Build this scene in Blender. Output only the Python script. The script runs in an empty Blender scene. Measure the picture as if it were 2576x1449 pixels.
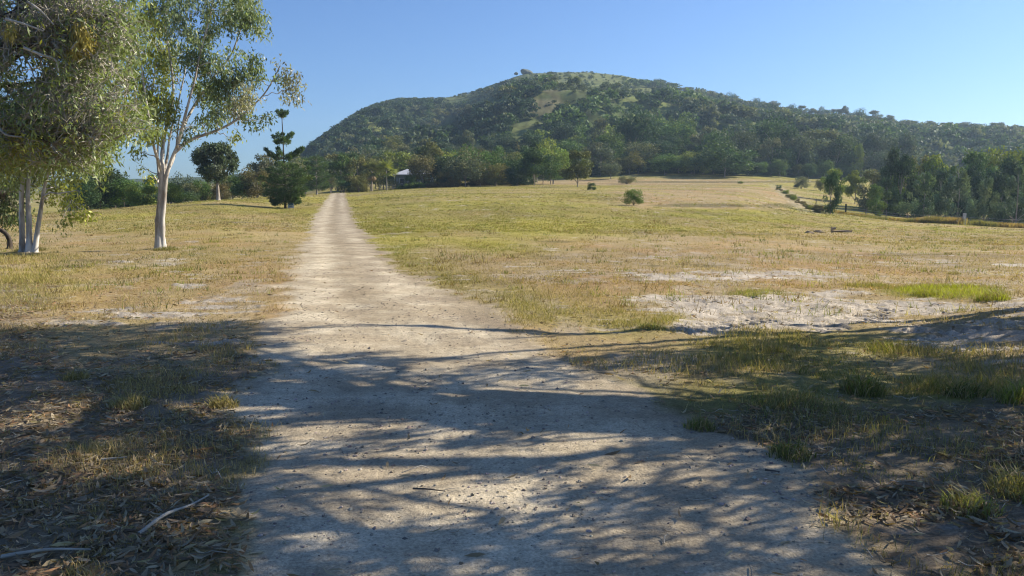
import bpy, math, random
import numpy as np
rng = np.random.default_rng(7)
random.seed(7)
C = bpy.context.scene
COL = C.collection
PI = math.pi
R = math.radians

# ---------------------------------------------------------------- camera, sky, sun, exposure
F = 2022.0                       # focal length in pixels of a 2576 x 1449 view of the photograph
PITCH = math.atan(224.5 / F)
cam = bpy.data.objects.new('camera', bpy.data.cameras.new('camera'))
COL.objects.link(cam)
cam.data.sensor_width = 36
cam.data.lens = 36 * F / 2576
cam.data.clip_start = 0.05
cam.data.clip_end = 20000
cam.location = (0, 0, 1.6)
cam.rotation_euler = (PI / 2 - PITCH, 0, 0)
C.camera = cam

SUN_EL = R(31)
SUN_AZ = R(67)                   # clockwise from +Y
SD = np.array([math.sin(SUN_AZ) * math.cos(SUN_EL), math.cos(SUN_AZ) * math.cos(SUN_EL), math.sin(SUN_EL)])
w = bpy.data.worlds.new('World'); C.world = w; w.use_nodes = True
nt = w.node_tree
bg = nt.nodes['Background']
sky = nt.nodes.new('ShaderNodeTexSky'); sky.sky_type = 'NISHITA'; sky.sun_disc = False
sky.sun_elevation = SUN_EL; sky.sun_rotation = SUN_AZ
sky.air_density = 1.0; sky.dust_density = 0.6; sky.ozone_density = 2.6; sky.altitude = 100
skm = nt.nodes.new('ShaderNodeMix'); skm.data_type = 'RGBA'; skm.blend_type = 'MULTIPLY'; skm.inputs[0].default_value = 1
skm.inputs[7].default_value = (.655, .88, 1.23, 1)
nt.links.new(sky.outputs[0], skm.inputs[6]); nt.links.new(skm.outputs[2], bg.inputs[0]); bg.inputs[1].default_value = 0.063
sun = bpy.data.objects.new('sun', bpy.data.lights.new('sun', 'SUN')); COL.objects.link(sun)
sun.data.energy = 5.0; sun.data.angle = R(0.4); sun.data.color = (1.0, 0.90, 0.74)
from mathutils import Vector, Matrix
sun.rotation_euler = Vector(-SD).to_track_quat('-Z', 'Y').to_euler()
C.view_settings.view_transform = 'Standard'; C.view_settings.look = 'None'
C.view_settings.gamma = 1; C.view_settings.use_curve_mapping = False
C.view_settings.exposure = 0.95
C.cycles.max_bounces = 5; C.cycles.diffuse_bounces = 3; C.cycles.glossy_bounces = 2
C.cycles.transmission_bounces = 3; C.cycles.volume_bounces = 0; C.cycles.transparent_max_bounces = 4
C.cycles.use_denoising = True; C.cycles.pixel_filter_type = 'BLACKMAN_HARRIS'; C.cycles.filter_width = 1.15
C.render.use_persistent_data = False

# ---------------------------------------------------------------- pixel <-> world (2576-wide pixels)
cp, sp = math.cos(PITCH), math.sin(PITCH)
def at(px, py, Y):
    u = (px - 1288) / F; v = (724.5 - py) / F
    k = Y / (cp + v * sp)
    return np.array([u * k, Y, 1.6 + (-sp + v * cp) * k])
def proj(X, Y, Z):
    d = Y * cp - (Z - 1.6) * sp; up = (Z - 1.6) * cp + Y * sp
    d = np.maximum(d, 1e-3)
    return 1288 + F * X / d, 724.5 - F * up / d

# ---------------------------------------------------------------- noise
def _h(ix, iy, s):
    n = (ix * 374761393 + iy * 668265263 + s * 1442695041) & 0xffffffff
    n = ((n ^ (n >> 13)) * 1274126177) & 0xffffffff
    return ((n ^ (n >> 16)) & 0xffff) / 65535.0
def vn(x, y, s=0):
    x = np.asarray(x, float); y = np.asarray(y, float)
    x0 = np.floor(x); y0 = np.floor(y)
    fx = x - x0; fy = y - y0
    ix = x0.astype(np.int64) + 100000; iy = y0.astype(np.int64) + 100000
    fx = fx * fx * (3 - 2 * fx); fy = fy * fy * (3 - 2 * fy)
    a = _h(ix, iy, s); b = _h(ix + 1, iy, s); c = _h(ix, iy + 1, s); d = _h(ix + 1, iy + 1, s)
    return (a + (b - a) * fx) * (1 - fy) + (c + (d - c) * fx) * fy
def fbm(x, y, s=0, o=4, g=0.5):
    t = 0; a = 1; n = 0; x = np.asarray(x, float); y = np.asarray(y, float)
    for i in range(o):
        t = t + a * vn(x, y, s + i * 17); n += a; a *= g
        x, y = x * 1.93 + y * 0.6 + 3.1, y * 1.93 - x * 0.6 + 1.7
    return t / n
def ss(a, b, x):
    t = np.clip((x - a) / (b - a), 0, 1); return t * t * (3 - 2 * t)
def lerp(a, b, t): return a + (b - a) * t

# ---------------------------------------------------------------- terrain height
COLS = {
 -700: [(25, 0), (60, .3), (90, -.5), (200, -4), (400, 0)],
 0:    [(25, 0), (45, .15), (65, .35), (90, -.5), (200, -4), (400, 0)],
 250:  [(25, 0), (40, .1), (60, .55), (75, .75), (100, .2), (200, -3), (400, 0)],
 400:  [(25, .03), (45, .25), (65, .75), (85, 1.1), (120, .6), (200, -2), (400, 3)],
 550:  [(25, .03), (50, .35), (75, 0.95), (100, 1.6), (130, 1.4), (200, 0), (400, 5)],
 718:  [(25, .03), (50, .2), (81, .5), (105, 1.3), (130, 2.3), (160, 2.6), (250, 1), (400, 8)],
 845:  [(32, .02), (55, .15), (81, .55), (110, 1.3), (150, 2.75), (180, 3.0), (260, 3), (400, 20)],
 1100: [(25, 0), (50, .2), (80, 1.2), (120, 2.6), (165, 4.0), (200, 4.2), (280, 7), (400, 22)],
 1300: [(25, 0), (55, .25), (90, 1.6), (130, 3.0), (170, 4.5), (210, 5.2), (280, 8), (400, 25)],
 1600: [(25, 0), (50, 0), (80, .8), (120, 2.6), (160, 4.0), (200, 5.0), (250, 8.2), (400, 28)],
 1850: [(25, -.03), (50, -.1), (80, .3), (120, 2.0), (160, 3.9), (200, 5.2), (260, 8.6), (400, 26)],
 2100: [(24, -.1), (60, -.5), (110, -.7), (150, 1), (200, 3.5), (290, 9), (400, 24)],
 2300: [(24, -.12), (50, -.7), (100, -1.2), (130, -1.8), (160, -1.5), (250, 4), (400, 20)],
 2576: [(16, 0), (24, -.15), (40, -.55), (60, -1.1), (80, -1.4), (95, -1.7), (130, -2.6), (200, -1), (400, 18)],
 3300: [(16, 0), (24, -.15), (40, -.55), (60, -1.1), (80, -1.4), (95, -1.7), (130, -2.6), (200, -1), (400, 18)],
}
PXK = np.array(sorted(COLS)); LY = np.linspace(math.log(3), math.log(400), 120)
TAB = []
for k in PXK:
    ys = np.array([0.5] + [a for a, b in COLS[k]]); zs = np.array([0.] + [b for a, b in COLS[k]])
    r = np.interp(LY, np.log(ys), zs)
    for _ in range(3):
        r = np.convolve(np.pad(r, 3, mode='edge'), np.ones(7) / 7, mode='valid')
    TAB.append(r)
TAB = np.array(TAB)
def base_z(X, Y):
    Ys = np.clip(Y, 3, 400)
    px = np.clip(1288 + F * X / Ys, -700, 3300)
    i = np.clip(np.searchsorted(PXK, px) - 1, 0, len(PXK) - 2)
    t = (px - PXK[i]) / (PXK[i + 1] - PXK[i]); t = t * t * (3 - 2 * t) * .5 + t * .5
    q = (np.log(Ys) - LY[0]) / (LY[1] - LY[0]); j = np.clip(q.astype(int), 0, 118); f = q - j
    a = TAB[i, j] * (1 - f) + TAB[i, j + 1] * f
    b = TAB[i + 1, j] * (1 - f) + TAB[i + 1, j + 1] * f
    return (a * (1 - t) + b * t) * ss(2, 12, Y)
SIL = [(-700, 462), (0, 458), (300, 452), (560, 444), (620, 436), (690, 428), (730, 408), (765, 384), (800, 357), (850, 322), (900, 290), (950, 268),
       (1000, 257), (1080, 256), (1110, 254), (1180, 243), (1250, 221), (1290, 203), (1325, 193), (1370, 193), (1400, 191), (1480, 191),
       (1560, 199), (1620, 212), (1700, 236), (1800, 262), (1900, 284), (2000, 300), (2100, 312), (2200, 320), (2300, 331), (2400, 337),
       (2576, 342), (3300, 350)]
SX = np.array([a for a, b in SIL]); SY = np.array([b for a, b in SIL])
YRX = [-700, 700, 760, 1000, 1600, 1800, 2100, 2576, 3300]; YRY = [900, 900, 760, 720, 700, 640, 560, 480, 480]
def height(X, Y):
    X = np.asarray(X, float); Y = np.asarray(Y, float)
    zb = base_z(X, Y)
    Ys = np.maximum(Y, 60.)
    px = 1288 + F * X / Ys
    Yr = np.interp(px, YRX, YRY)
    zr = 1.6 + (500 - np.interp(px, SX, SY)) / F * Yr
    Y0 = np.where(px < 760, 500., 250.) ; Y0 = lerp(420., 250., ss(700, 860, px))
    z0 = base_z(X / Ys * Y0, np.full_like(Y, Y0) if np.ndim(Y0) == 0 else Y0)
    q = (Ys - Y0) / (Yr - Y0)
    qc = np.clip(q, 0, 1)
    g = 0.82 * qc + 0.18 * ss(0, 1, qc)
    zm = z0 + (zr - z0) * g
    zm = np.where(q > 1, zr - (Ys - Yr) * 0.42 * (1 - np.exp(-(np.maximum(Ys - Yr, 0)) / 60)), zm)
    # spur running from the summit towards the field: steep dark side to the left, gentle to the right
    xs = 12 + (Ys - 360) * 0.085
    dx = X - xs
    amp = 17 * ss(0.12, .4, q) * (1 - ss(.5, .92, q))
    spur = np.where(dx < 0, np.exp(-(dx / 34) ** 2), np.exp(-(dx / 110) ** 2))
    gul = np.exp(-((dx + 75) / 36) ** 2)
    zm = zm + amp * spur - 0.9 * amp * gul
    # second shoulder on the left
    xs2 = -95 + (Ys - 450) * -0.02; dx2 = X - xs2
    zm = zm + 9 * ss(.15, .5, q) * (1 - ss(.5, .9, q)) * np.where(dx2 < 0, np.exp(-(dx2 / 40) ** 2), np.exp(-(dx2 / 45) ** 2))
    m = ss(0.02, .25, q) * (1 - ss(.5, .85, q)) * (px > 700)
    zm = zm + m * ((fbm(X / 60, Y / 60, 3, 4) - .5) * 24)
    er = (500 - np.interp(px, SX, SY)) / F
    lim = 1.6 + er * Ys * lerp(.86, 1., ss(.55, 1., q)) + 200 * ss(1., 1.01, q)
    zm = np.where((q > .15) & (q <= 1), np.minimum(zm, lim), zm)
    zm = np.maximum(zm, -12)
    k = ss(.0, .1, q)
    z = lerp(zb, zm, k)
    return z
TYRE = [(3.05, 9.2, 5.9, 12.4), (3.9, 8.8, 6.9, 12.0), (1.9, 9.6, 3.4, 11.0), (4.6, 8.7, 9.0, 9.6), (5.2, 10.0, 8.6, 10.6)]
def fine(X, Y):
    near = 1 - ss(25, 60, Y)
    r, l, s = masks(X, Y)[:3]
    a = (fbm(X * 1.1, Y * 1.1, 11, 3) - .5) * .07 * (1 - .6 * r)
    a += (fbm(X * 7, Y * 7, 12, 3) - .5) * .022 * (1 - .35 * r)
    a += (fbm(X * 1.6, Y * 1.6, 16, 4) - .5) * .028 * r
    a += (fbm(X * 3.2, Y * 9, 14, 3) - .45) * .09 * s * ss(.35, .6, fbm(X * .9, Y * .9, 15, 2))
    # tyre ruts pressed in the sand
    for (x0, y0, x1, y1) in TYRE:
        L = math.hypot(x1 - x0, y1 - y0); ux, uy = (x1 - x0) / L, (y1 - y0) / L
        t = (X - x0) * ux + (Y - y0) * uy; n = (X - x0) * -uy + (Y - y0) * ux + .12 * np.sin(t * .9)
        w_ = (np.abs(n) < .24) * (t > 0) * (t < L)
        lug = np.abs(((t + np.abs(n) * .5) / .23) % 1 - .5) * 2
        a -= w_ * s * .06 * ss(.35, .75, lug) + w_ * s * .01
    cl = fbm(X * 4.5, Y * 6.5, 18, 2); a += s * .015 * (ss(.55, .75, cl) - ss(.45, .25, cl))
    # shallow wheel tracks on the road
    return a * near

# ---------------------------------------------------------------- where road, sand, leaf litter and green grass lie
RPY = [440, 488, 520, 560, 600, 650, 700, 760, 810, 900, 1000, 1100, 1250, 1449, 2200]
RL =  [838, 832, 806, 782, 765, 745, 728, 705, 680, 672, 622, 600, 575, 555, 520]
RR =  [862, 868, 880, 896, 930, 985, 1060, 1190, 1290, 1440, 1680, 1840, 2060, 2230, 2600]
SAND = [(1720, 695, 100, 10, .8), (1900, 692, 220, 14, .7), (2080, 695, 90, 12, .8), (2330, 657, 120, 5, 1), (2560, 667, 60, 5, 1),
        (1700, 752, 110, 16, 1), (1850, 770, 230, 30, 1.25), (2050, 790, 260, 45, 1.3), (1770, 820, 90, 28, 1.1), (2250, 775, 260, 30, 1.1),
        (2450, 850, 240, 50, 1.2), (2560, 800, 100, 60, 1.2), (2060, 760, 200, 30, 1.1), (2560, 910, 100, 30, .9),
        (390, 785, 150, 24, 1.1), (430, 660, 50, 10, .9), (480, 718, 45, 7, 1.1), (300, 658, 40, 4, .8), (560, 770, 140, 22, .9), (180, 815, 160, 14, .7), (470, 860, 120, 12, .6),
        (470, 690, 60, 8, .5), (300, 1010, 60, 10, .3)]
GREEN = [(2380, 735, 170, 16, 1.5), (1900, 738, 90, 8, 1.1), (2180, 720, 60, 6, .8), (1690, 800, 60, 25, .7), (2070, 880, 380, 60, .8), (2200, 1000, 420, 110, .9),
         (1600, 800, 120, 60, .5), (1400, 760, 150, 60, .4), (2450, 1100, 300, 150, .6), (60, 700, 160, 70, .2)]
def ell(px, py, L):
    t = np.zeros_like(px)
    for a, b, c, d, e in L:
        t = np.maximum(t, e * np.clip(1.25 - ((px - a) / c) ** 2 * .8 - ((py - b) / d) ** 2 * .8, 0, 1))
    return t
def masks(X, Y):
    X = np.asarray(X, float); Y = np.asarray(Y, float)
    Yc = np.maximum(Y, 1.2)
    z = base_z(X, Y)
    px, py = proj(X, Yc, z)
    n1 = fbm(X * .8, Y * .8, 21, 4) - .5; n2 = fbm(X * 3, Y * 3, 22, 4) - .5
    ew = np.interp(py, [480, 520, 600, 700, 800, 1000, 1400], [6, 15, 38, 80, 110, 125, 140])
    e = (n1 * 1.7 + n2 * 1.1) * ew
    l = np.interp(py, RPY, RL); r = np.interp(py, RPY, RR)
    front = (Y > 0.5)
    road = ss(-ew * .35, ew * .35, np.minimum(px - l, r - px) + e) * (1 - ss(165, 175, Y))
    road = np.where(front, road, 1 - ss(1.2, 2, np.abs(X - .4 + n1)))
    n3 = fbm(X * 1.6, Y * 7, 24, 4) - .5
    sand = ss(.38, .95, ell(px, py, SAND) * .9 + n1 * 1.5 + n2 * 1.0 + n3 * 1.6) * front * (1 - road)
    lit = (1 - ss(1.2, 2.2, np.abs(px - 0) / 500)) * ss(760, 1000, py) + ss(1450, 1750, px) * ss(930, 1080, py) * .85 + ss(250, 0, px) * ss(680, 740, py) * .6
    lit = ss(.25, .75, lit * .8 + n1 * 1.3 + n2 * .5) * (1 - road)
    gr = ell(px, py, GREEN)
    return road, lit, sand, gr, px, py, n1, n2

WEED_AND_SHADE = [(1760, 517, 140, 5, 1), (1960, 517, 60, 6, 1), (1750, 458, 210, 2.5, 1), (1990, 457, 110, 3, 1), (1390, 608, 75, 4, .8), (1370, 648, 75, 6, .6), (1560, 500, 90, 3, .5), (2300, 640, 140, 4, .5), (2150, 618, 90, 4, .5), (1720, 668, 130, 4, .6),  # weed patches, plus a bank's shadow painted as thin dark lines far off
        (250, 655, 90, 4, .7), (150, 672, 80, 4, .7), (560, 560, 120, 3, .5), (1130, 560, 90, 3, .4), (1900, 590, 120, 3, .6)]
def ground_rgb(X, Y):
    road, lit, sand, gr, px, py, n1, n2 = masks(X, Y)
    weed_and_shade = ell(px, py, WEED_AND_SHADE)
    big = fbm(X / 9, Y / 16, 31, 4) ; streak = fbm(X / 3 + Y * .05, Y / 9, 33, 3)
    band = fbm(X / 60, Y / 7, 39, 3)
    # how green the pasture is: green beyond ~30 m, browner close by and right of centre
    g = ss(655, 575, py + (streak - .5) * 90 + 40 * ss(1300, 2000, px) - 90 * ss(1100, 950, px) * (px > 850) ) * .85
    g = np.where(px < 850, ss(600, 530, py + (streak - .5) * 110) * .7 + .12, g)
    # greener strip along the right side of the road
    edge = (px - np.interp(py, RPY, RR)) / np.clip((py - 470), 20, 1000)
    g = np.maximum(g, .75 * ss(1.15, .2, edge) * (edge > -.2) * ss(880, 700, py))
    g = g + (big - .5) * 1.1 + (n1) * .5 + (band - .5) * .9 * ss(35, 60, Y)
    # brown slashed paddock beyond the first rise on the right, and left of the road crown
    g = g - 1.0 * ss(.33, .50, streak * .5 + big * .5) * ss(1480, 1650, px) * ss(532, 518, py) * ss(464, 476, py) * (1 - ss(1950, 2020, px + (py - 470) * -1.0))
    g = g - .8 * ss(1320, 1380, px) * ss(468, 463, py) * ss(450, 455, py) * (1 - ss(1850, 2000, px))
    g = np.clip(g + gr * .9, 0, 1)
    G = np.array([.262, .235, .062]); B = np.array([.30, .232, .125]); O = np.array([.34, .205, .095])
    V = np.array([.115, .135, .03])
    G2 = G * (1 - .25 * ss(.45, .7, streak)[..., None]) + np.array([.03, .02, 0]) * ss(.5, .8, big)[..., None]
    c = B + (G2 - B) * g[..., None]
    oo = ss(.5, .75, fbm(X / 2.2, Y / 4, 35, 3)) * (1 - g) * .45
    c = c + (O - c) * oo[..., None]
    dirt = ss(.56, .68, fbm(X * 1.6, Y * .9, 37, 4)) * (1 - g) * ss(560, 700, py) * .8
    c = c + (np.array([.36, .30, .22]) - c) * dirt[..., None]
    c = c + (np.array([.12, .105, .05]) - c) * (.75 * ss(.3, .8, weed_and_shade + n1 * .8 + n2 * .6))[..., None]
    cx_ = np.interp(py, [462, 534], [1940, 2052]); hw = np.interp(py, [462, 534], [9, 38])
    strip = ss(1.25, .8, np.abs(px - cx_) / hw + n1 * .6) * (py > 462) * (py < 538)
    c = c + (np.array([.31, .28, .19]) - c) * (.42 * strip)[..., None]
    blot = fbm(X / 14, Y / 5, 57, 4); c = c * (1 + .30 * (blot - .5) * 2 * ss(820, 700, py))[..., None]
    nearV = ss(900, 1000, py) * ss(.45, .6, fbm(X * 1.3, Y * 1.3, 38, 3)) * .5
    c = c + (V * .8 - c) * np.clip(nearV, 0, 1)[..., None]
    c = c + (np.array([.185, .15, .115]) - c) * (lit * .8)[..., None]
    c = c + (np.array([.42, .375, .315]) * np.where(px < 900, .82, 1.)[..., None] * (.78 + .44 * fbm(X * 3, Y * 4, 55, 3))[..., None] - c) * (sand * .95)[..., None]
    rn = fbm(X * 2.2, Y * 2.2, 41, 4)
    rc = lerp(np.array([.35, .292, .205]), np.array([.50, .435, .32]), ss(.25, .75, rn)[..., None])
    # browner, grass-streaked margins and crown
    l = np.interp(py, RPY, RL); r = np.interp(py, RPY, RR); q = (px - l) / (r - l)
    mid = np.exp(-((q - .5 + n1 * .25) / .13) ** 2) * ss(900, 700, py) * .55 + np.exp(-((q - .93) / .09) ** 2) * .4
    rc = rc + (np.array([.27, .215, .14]) - rc) * np.clip(mid + (n1 + n2) * .5, 0, .8)[..., None]
    tr = (np.exp(-((q - .27 + n1 * .06) / .1) ** 2) + np.exp(-((q - .75 + n1 * .06) / .1) ** 2)) * ss(1000, 800, py)
    rc = rc * (1 + .15 * tr[..., None]) * (1 - .13 * ss(720, 560, py))[..., None]
    rc = rc + (np.array([.25, .20, .14]) - rc) * (.55 * ss(.45, .7, q) * ss(.42, .62, fbm(X * 1.5, Y * 1.1, 43, 4)) * ss(940, 860, py))[..., None]
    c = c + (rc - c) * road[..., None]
    # hill ground
    h = ss(205, 265, Y) * (px > 700)
    hb = fbm(X / 22, Y / 22, 51, 4)
    hc = lerp(np.array([.075, .10, .035]), np.array([.13, .15, .05]), ss(.35, .65, hb)[..., None])
    xs = 12 + (Y - 360) * 0.085
    brown = np.exp(-((X - xs - 2) / 13) ** 2) * ss(330, 380, Y) * (1 - ss(560, 620, Y)) * ss(.3, .5, fbm(X / 9, Y / 9, 52, 3))
    hc = hc + (np.array([.24, .19, .12]) - hc) * (brown * .6)[..., None]
    hf = fbm(X / 3.2, Y / 5.5, 58, 3); hc = hc * (.62 + .76 * ss(.3, .7, hf))[..., None]
    sm = ss(560, 640, Y) * np.exp(-((X - 55) / 75) ** 2)
    hc = hc + (np.array([.14, .155, .055]) * (.6 + .4 * hb + .4 * hf)[..., None] - hc) * (sm * .8)[..., None]
    low = ss(250, 235, Y) * 0
    green_strip = ss(440, 452, py) * (Y < 262)
    h = h * (1 - green_strip)
    c = c + (hc - c) * h[..., None]
    far = ss(480, 700, Y) * (px <= 760)
    c = c + (np.array([.06, .08, .035]) - c) * far[..., None]
    return np.clip(c, 0, 1), road, lit, sand, g

# ---------------------------------------------------------------- mesh and material helpers
def mesh_np(name, V, faces, attrs=None, smooth=False):
    """faces: list of (k x n) int arrays with n = 3 or 4"""
    me = bpy.data.meshes.new(name)
    V = np.ascontiguousarray(V, dtype=np.float32)
    me.vertices.add(len(V)); me.vertices.foreach_set('co', V.ravel())
    L = np.concatenate([f.ravel() for f in faces]).astype(np.int32)
    tot = np.concatenate([np.full(len(f), f.shape[1], np.int32) for f in faces])
    st = np.concatenate([[0], np.cumsum(tot)[:-1]]).astype(np.int32)
    me.loops.add(len(L)); me.loops.foreach_set('vertex_index', L)
    me.polygons.add(len(tot)); me.polygons.foreach_set('loop_start', st)
    me.polygons.foreach_set('use_smooth', np.full(len(tot), smooth, dtype=bool))
    for k, a in (attrs or {}).items():
        a = np.ascontiguousarray(a, dtype=np.float32)
        if a.ndim == 1:
            at_ = me.attributes.new(k, 'FLOAT', 'POINT'); at_.data.foreach_set('value', a)
        else:
            if a.shape[1] == 3: a = np.concatenate([a, np.ones((len(a), 1), np.float32)], 1)
            at_ = me.attributes.new(k, 'FLOAT_COLOR', 'POINT'); at_.data.foreach_set('color', np.ascontiguousarray(a).ravel())
    me.update(calc_edges=True)
    return me
def link(name, me, mat=None, parent=None, **props):
    o = bpy.data.objects.new(name, me); COL.objects.link(o)
    if mat is not None and me is not None and not me.materials: me.materials.append(mat)
    if parent: o.parent = parent
    for k, v in props.items(): o[k] = v
    return o
def thing(name, label, cat, loc, group=None, rz=0.):
    o = bpy.data.objects.new(name, None); COL.objects.link(o)
    o.location = loc; o.rotation_euler = (0, 0, rz); o.empty_display_size = .3
    o['label'] = label; o['category'] = cat
    if group: o['group'] = group
    return o

def nodes(name):
    m = bpy.data.materials.new(name); m.use_nodes = True
    n = m.node_tree; b = n.nodes['Principled BSDF']
    b.inputs['Specular IOR Level'].default_value = .2
    return m, n, b
def leaf_mat(name, trans=.3, rough=.55, spec=.25, tint=(1, 1, 1)):
    m, n, b = nodes(name)
    a = n.nodes.new('ShaderNodeAttribute'); a.attribute_name = 'Col'
    oi = n.nodes.new('ShaderNodeObjectInfo')
    mx = n.nodes.new('ShaderNodeMix'); mx.data_type = 'RGBA'; mx.blend_type = 'MULTIPLY'; mx.inputs[0].default_value = 1
    n.links.new(a.outputs['Color'], mx.inputs[6]); n.links.new(oi.outputs['Color'], mx.inputs[7])
    n.links.new(mx.outputs[2], b.inputs['Base Color'])
    b.inputs['Roughness'].default_value = rough; b.inputs['Specular IOR Level'].default_value = spec
    t = n.nodes.new('ShaderNodeBsdfTranslucent')
    mt = n.nodes.new('ShaderNodeMix'); mt.data_type = 'RGBA'; mt.blend_type = 'MULTIPLY'; mt.inputs[0].default_value = 1
    n.links.new(mx.outputs[2], mt.inputs[6]); mt.inputs[7].default_value = (1.25, 1.3, .55, 1)
    n.links.new(mt.outputs[2], t.inputs[0])
    ms = n.nodes.new('ShaderNodeMixShader'); ms.inputs[0].default_value = trans
    n.links.new(b.outputs[0], ms.inputs[1]); n.links.new(t.outputs[0], ms.inputs[2])
    n.links.new(ms.outputs[0], n.nodes['Material Output'].inputs[0])
    return m
def bark_mat(name, c1, c2, scale=6, stretch=.25, rough=.8):
    m, n, b = nodes(name)
    tc = n.nodes.new('ShaderNodeTexCoord'); mp = n.nodes.new('ShaderNodeMapping'); mp.inputs['Scale'].default_value = (1, 1, stretch)
    no = n.nodes.new('ShaderNodeTexNoise'); no.inputs['Scale'].default_value = scale; no.inputs['Detail'].default_value = 5; no.inputs['Roughness'].default_value = .65
    cr = n.nodes.new('ShaderNodeValToRGB'); cr.color_ramp.elements[0].position = .38; cr.color_ramp.elements[1].position = .62
    cr.color_ramp.elements[0].color = (*c1, 1); cr.color_ramp.elements[1].color = (*c2, 1)
    n.links.new(tc.outputs['Object'], mp.inputs[0]); n.links.new(mp.outputs[0], no.inputs['Vector']); n.links.new(no.outputs[0], cr.inputs[0])
    n.links.new(cr.outputs[0], b.inputs['Base Color']); b.inputs['Roughness'].default_value = rough
    bu = n.nodes.new('ShaderNodeBump'); bu.inputs['Strength'].default_value = .5; bu.inputs['Distance'].default_value = .02
    n.links.new(no.outputs[0], bu.inputs['Height']); n.links.new(bu.outputs[0], b.inputs['Normal'])
    return m
def plain_mat(name, c, rough=.7, scale=12, var=.25, metal=0):
    m, n, b = nodes(name)
    tc = n.nodes.new('ShaderNodeTexCoord')
    no = n.nodes.new('ShaderNodeTexNoise'); no.inputs['Scale'].default_value = scale; no.inputs['Detail'].default_value = 4
    cr = n.nodes.new('ShaderNodeValToRGB')
    cr.color_ramp.elements[0].position = .3; cr.color_ramp.elements[1].position = .7
    cr.color_ramp.elements[0].color = (*[x * (1 - var) for x in c], 1); cr.color_ramp.elements[1].color = (*[min(1, x * (1 + var)) for x in c], 1)
    n.links.new(tc.outputs['Object'], no.inputs['Vector']); n.links.new(no.outputs[0], cr.inputs[0]); n.links.new(cr.outputs[0], b.inputs['Base Color'])
    b.inputs['Roughness'].default_value = rough; b.inputs['Metallic'].default_value = metal
    return m
def attr_mat(name, rough=.9, spec=.1):
    m, n, b = nodes(name)
    a = n.nodes.new('ShaderNodeAttribute'); a.attribute_name = 'Col'
    n.links.new(a.outputs['Color'], b.inputs['Base Color']); b.inputs['Roughness'].default_value = rough; b.inputs['Specular IOR Level'].default_value = spec
    return m
M_LEAF = leaf_mat('leaf')
M_GUM = leaf_mat('gum_leaf', .38, .42, .4)
M_FAR = leaf_mat('far_leaf', .22, .7, .15)
M_GRASS = leaf_mat('grass_blade', .35, .6, .2)
M_WHITEBARK = bark_mat('pale_gum_bark', (.25, .215, .18), (.60, .57, .52), 4.5, .22)
M_PAPER = bark_mat('mottled_bark', (.10, .085, .07), (.50, .44, .38), 7, .3)
M_DARKBARK = bark_mat('dark_bark', (.03, .025, .02), (.10, .08, .065), 7, .3)
M_TWIG = bark_mat('grey_twig', (.22, .205, .17), (.50, .47, .40), 3, 1)

M_FARBARK = bark_mat('far_bark', (.20, .165, .14), (.42, .37, .32), 1.5, .4)

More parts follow.
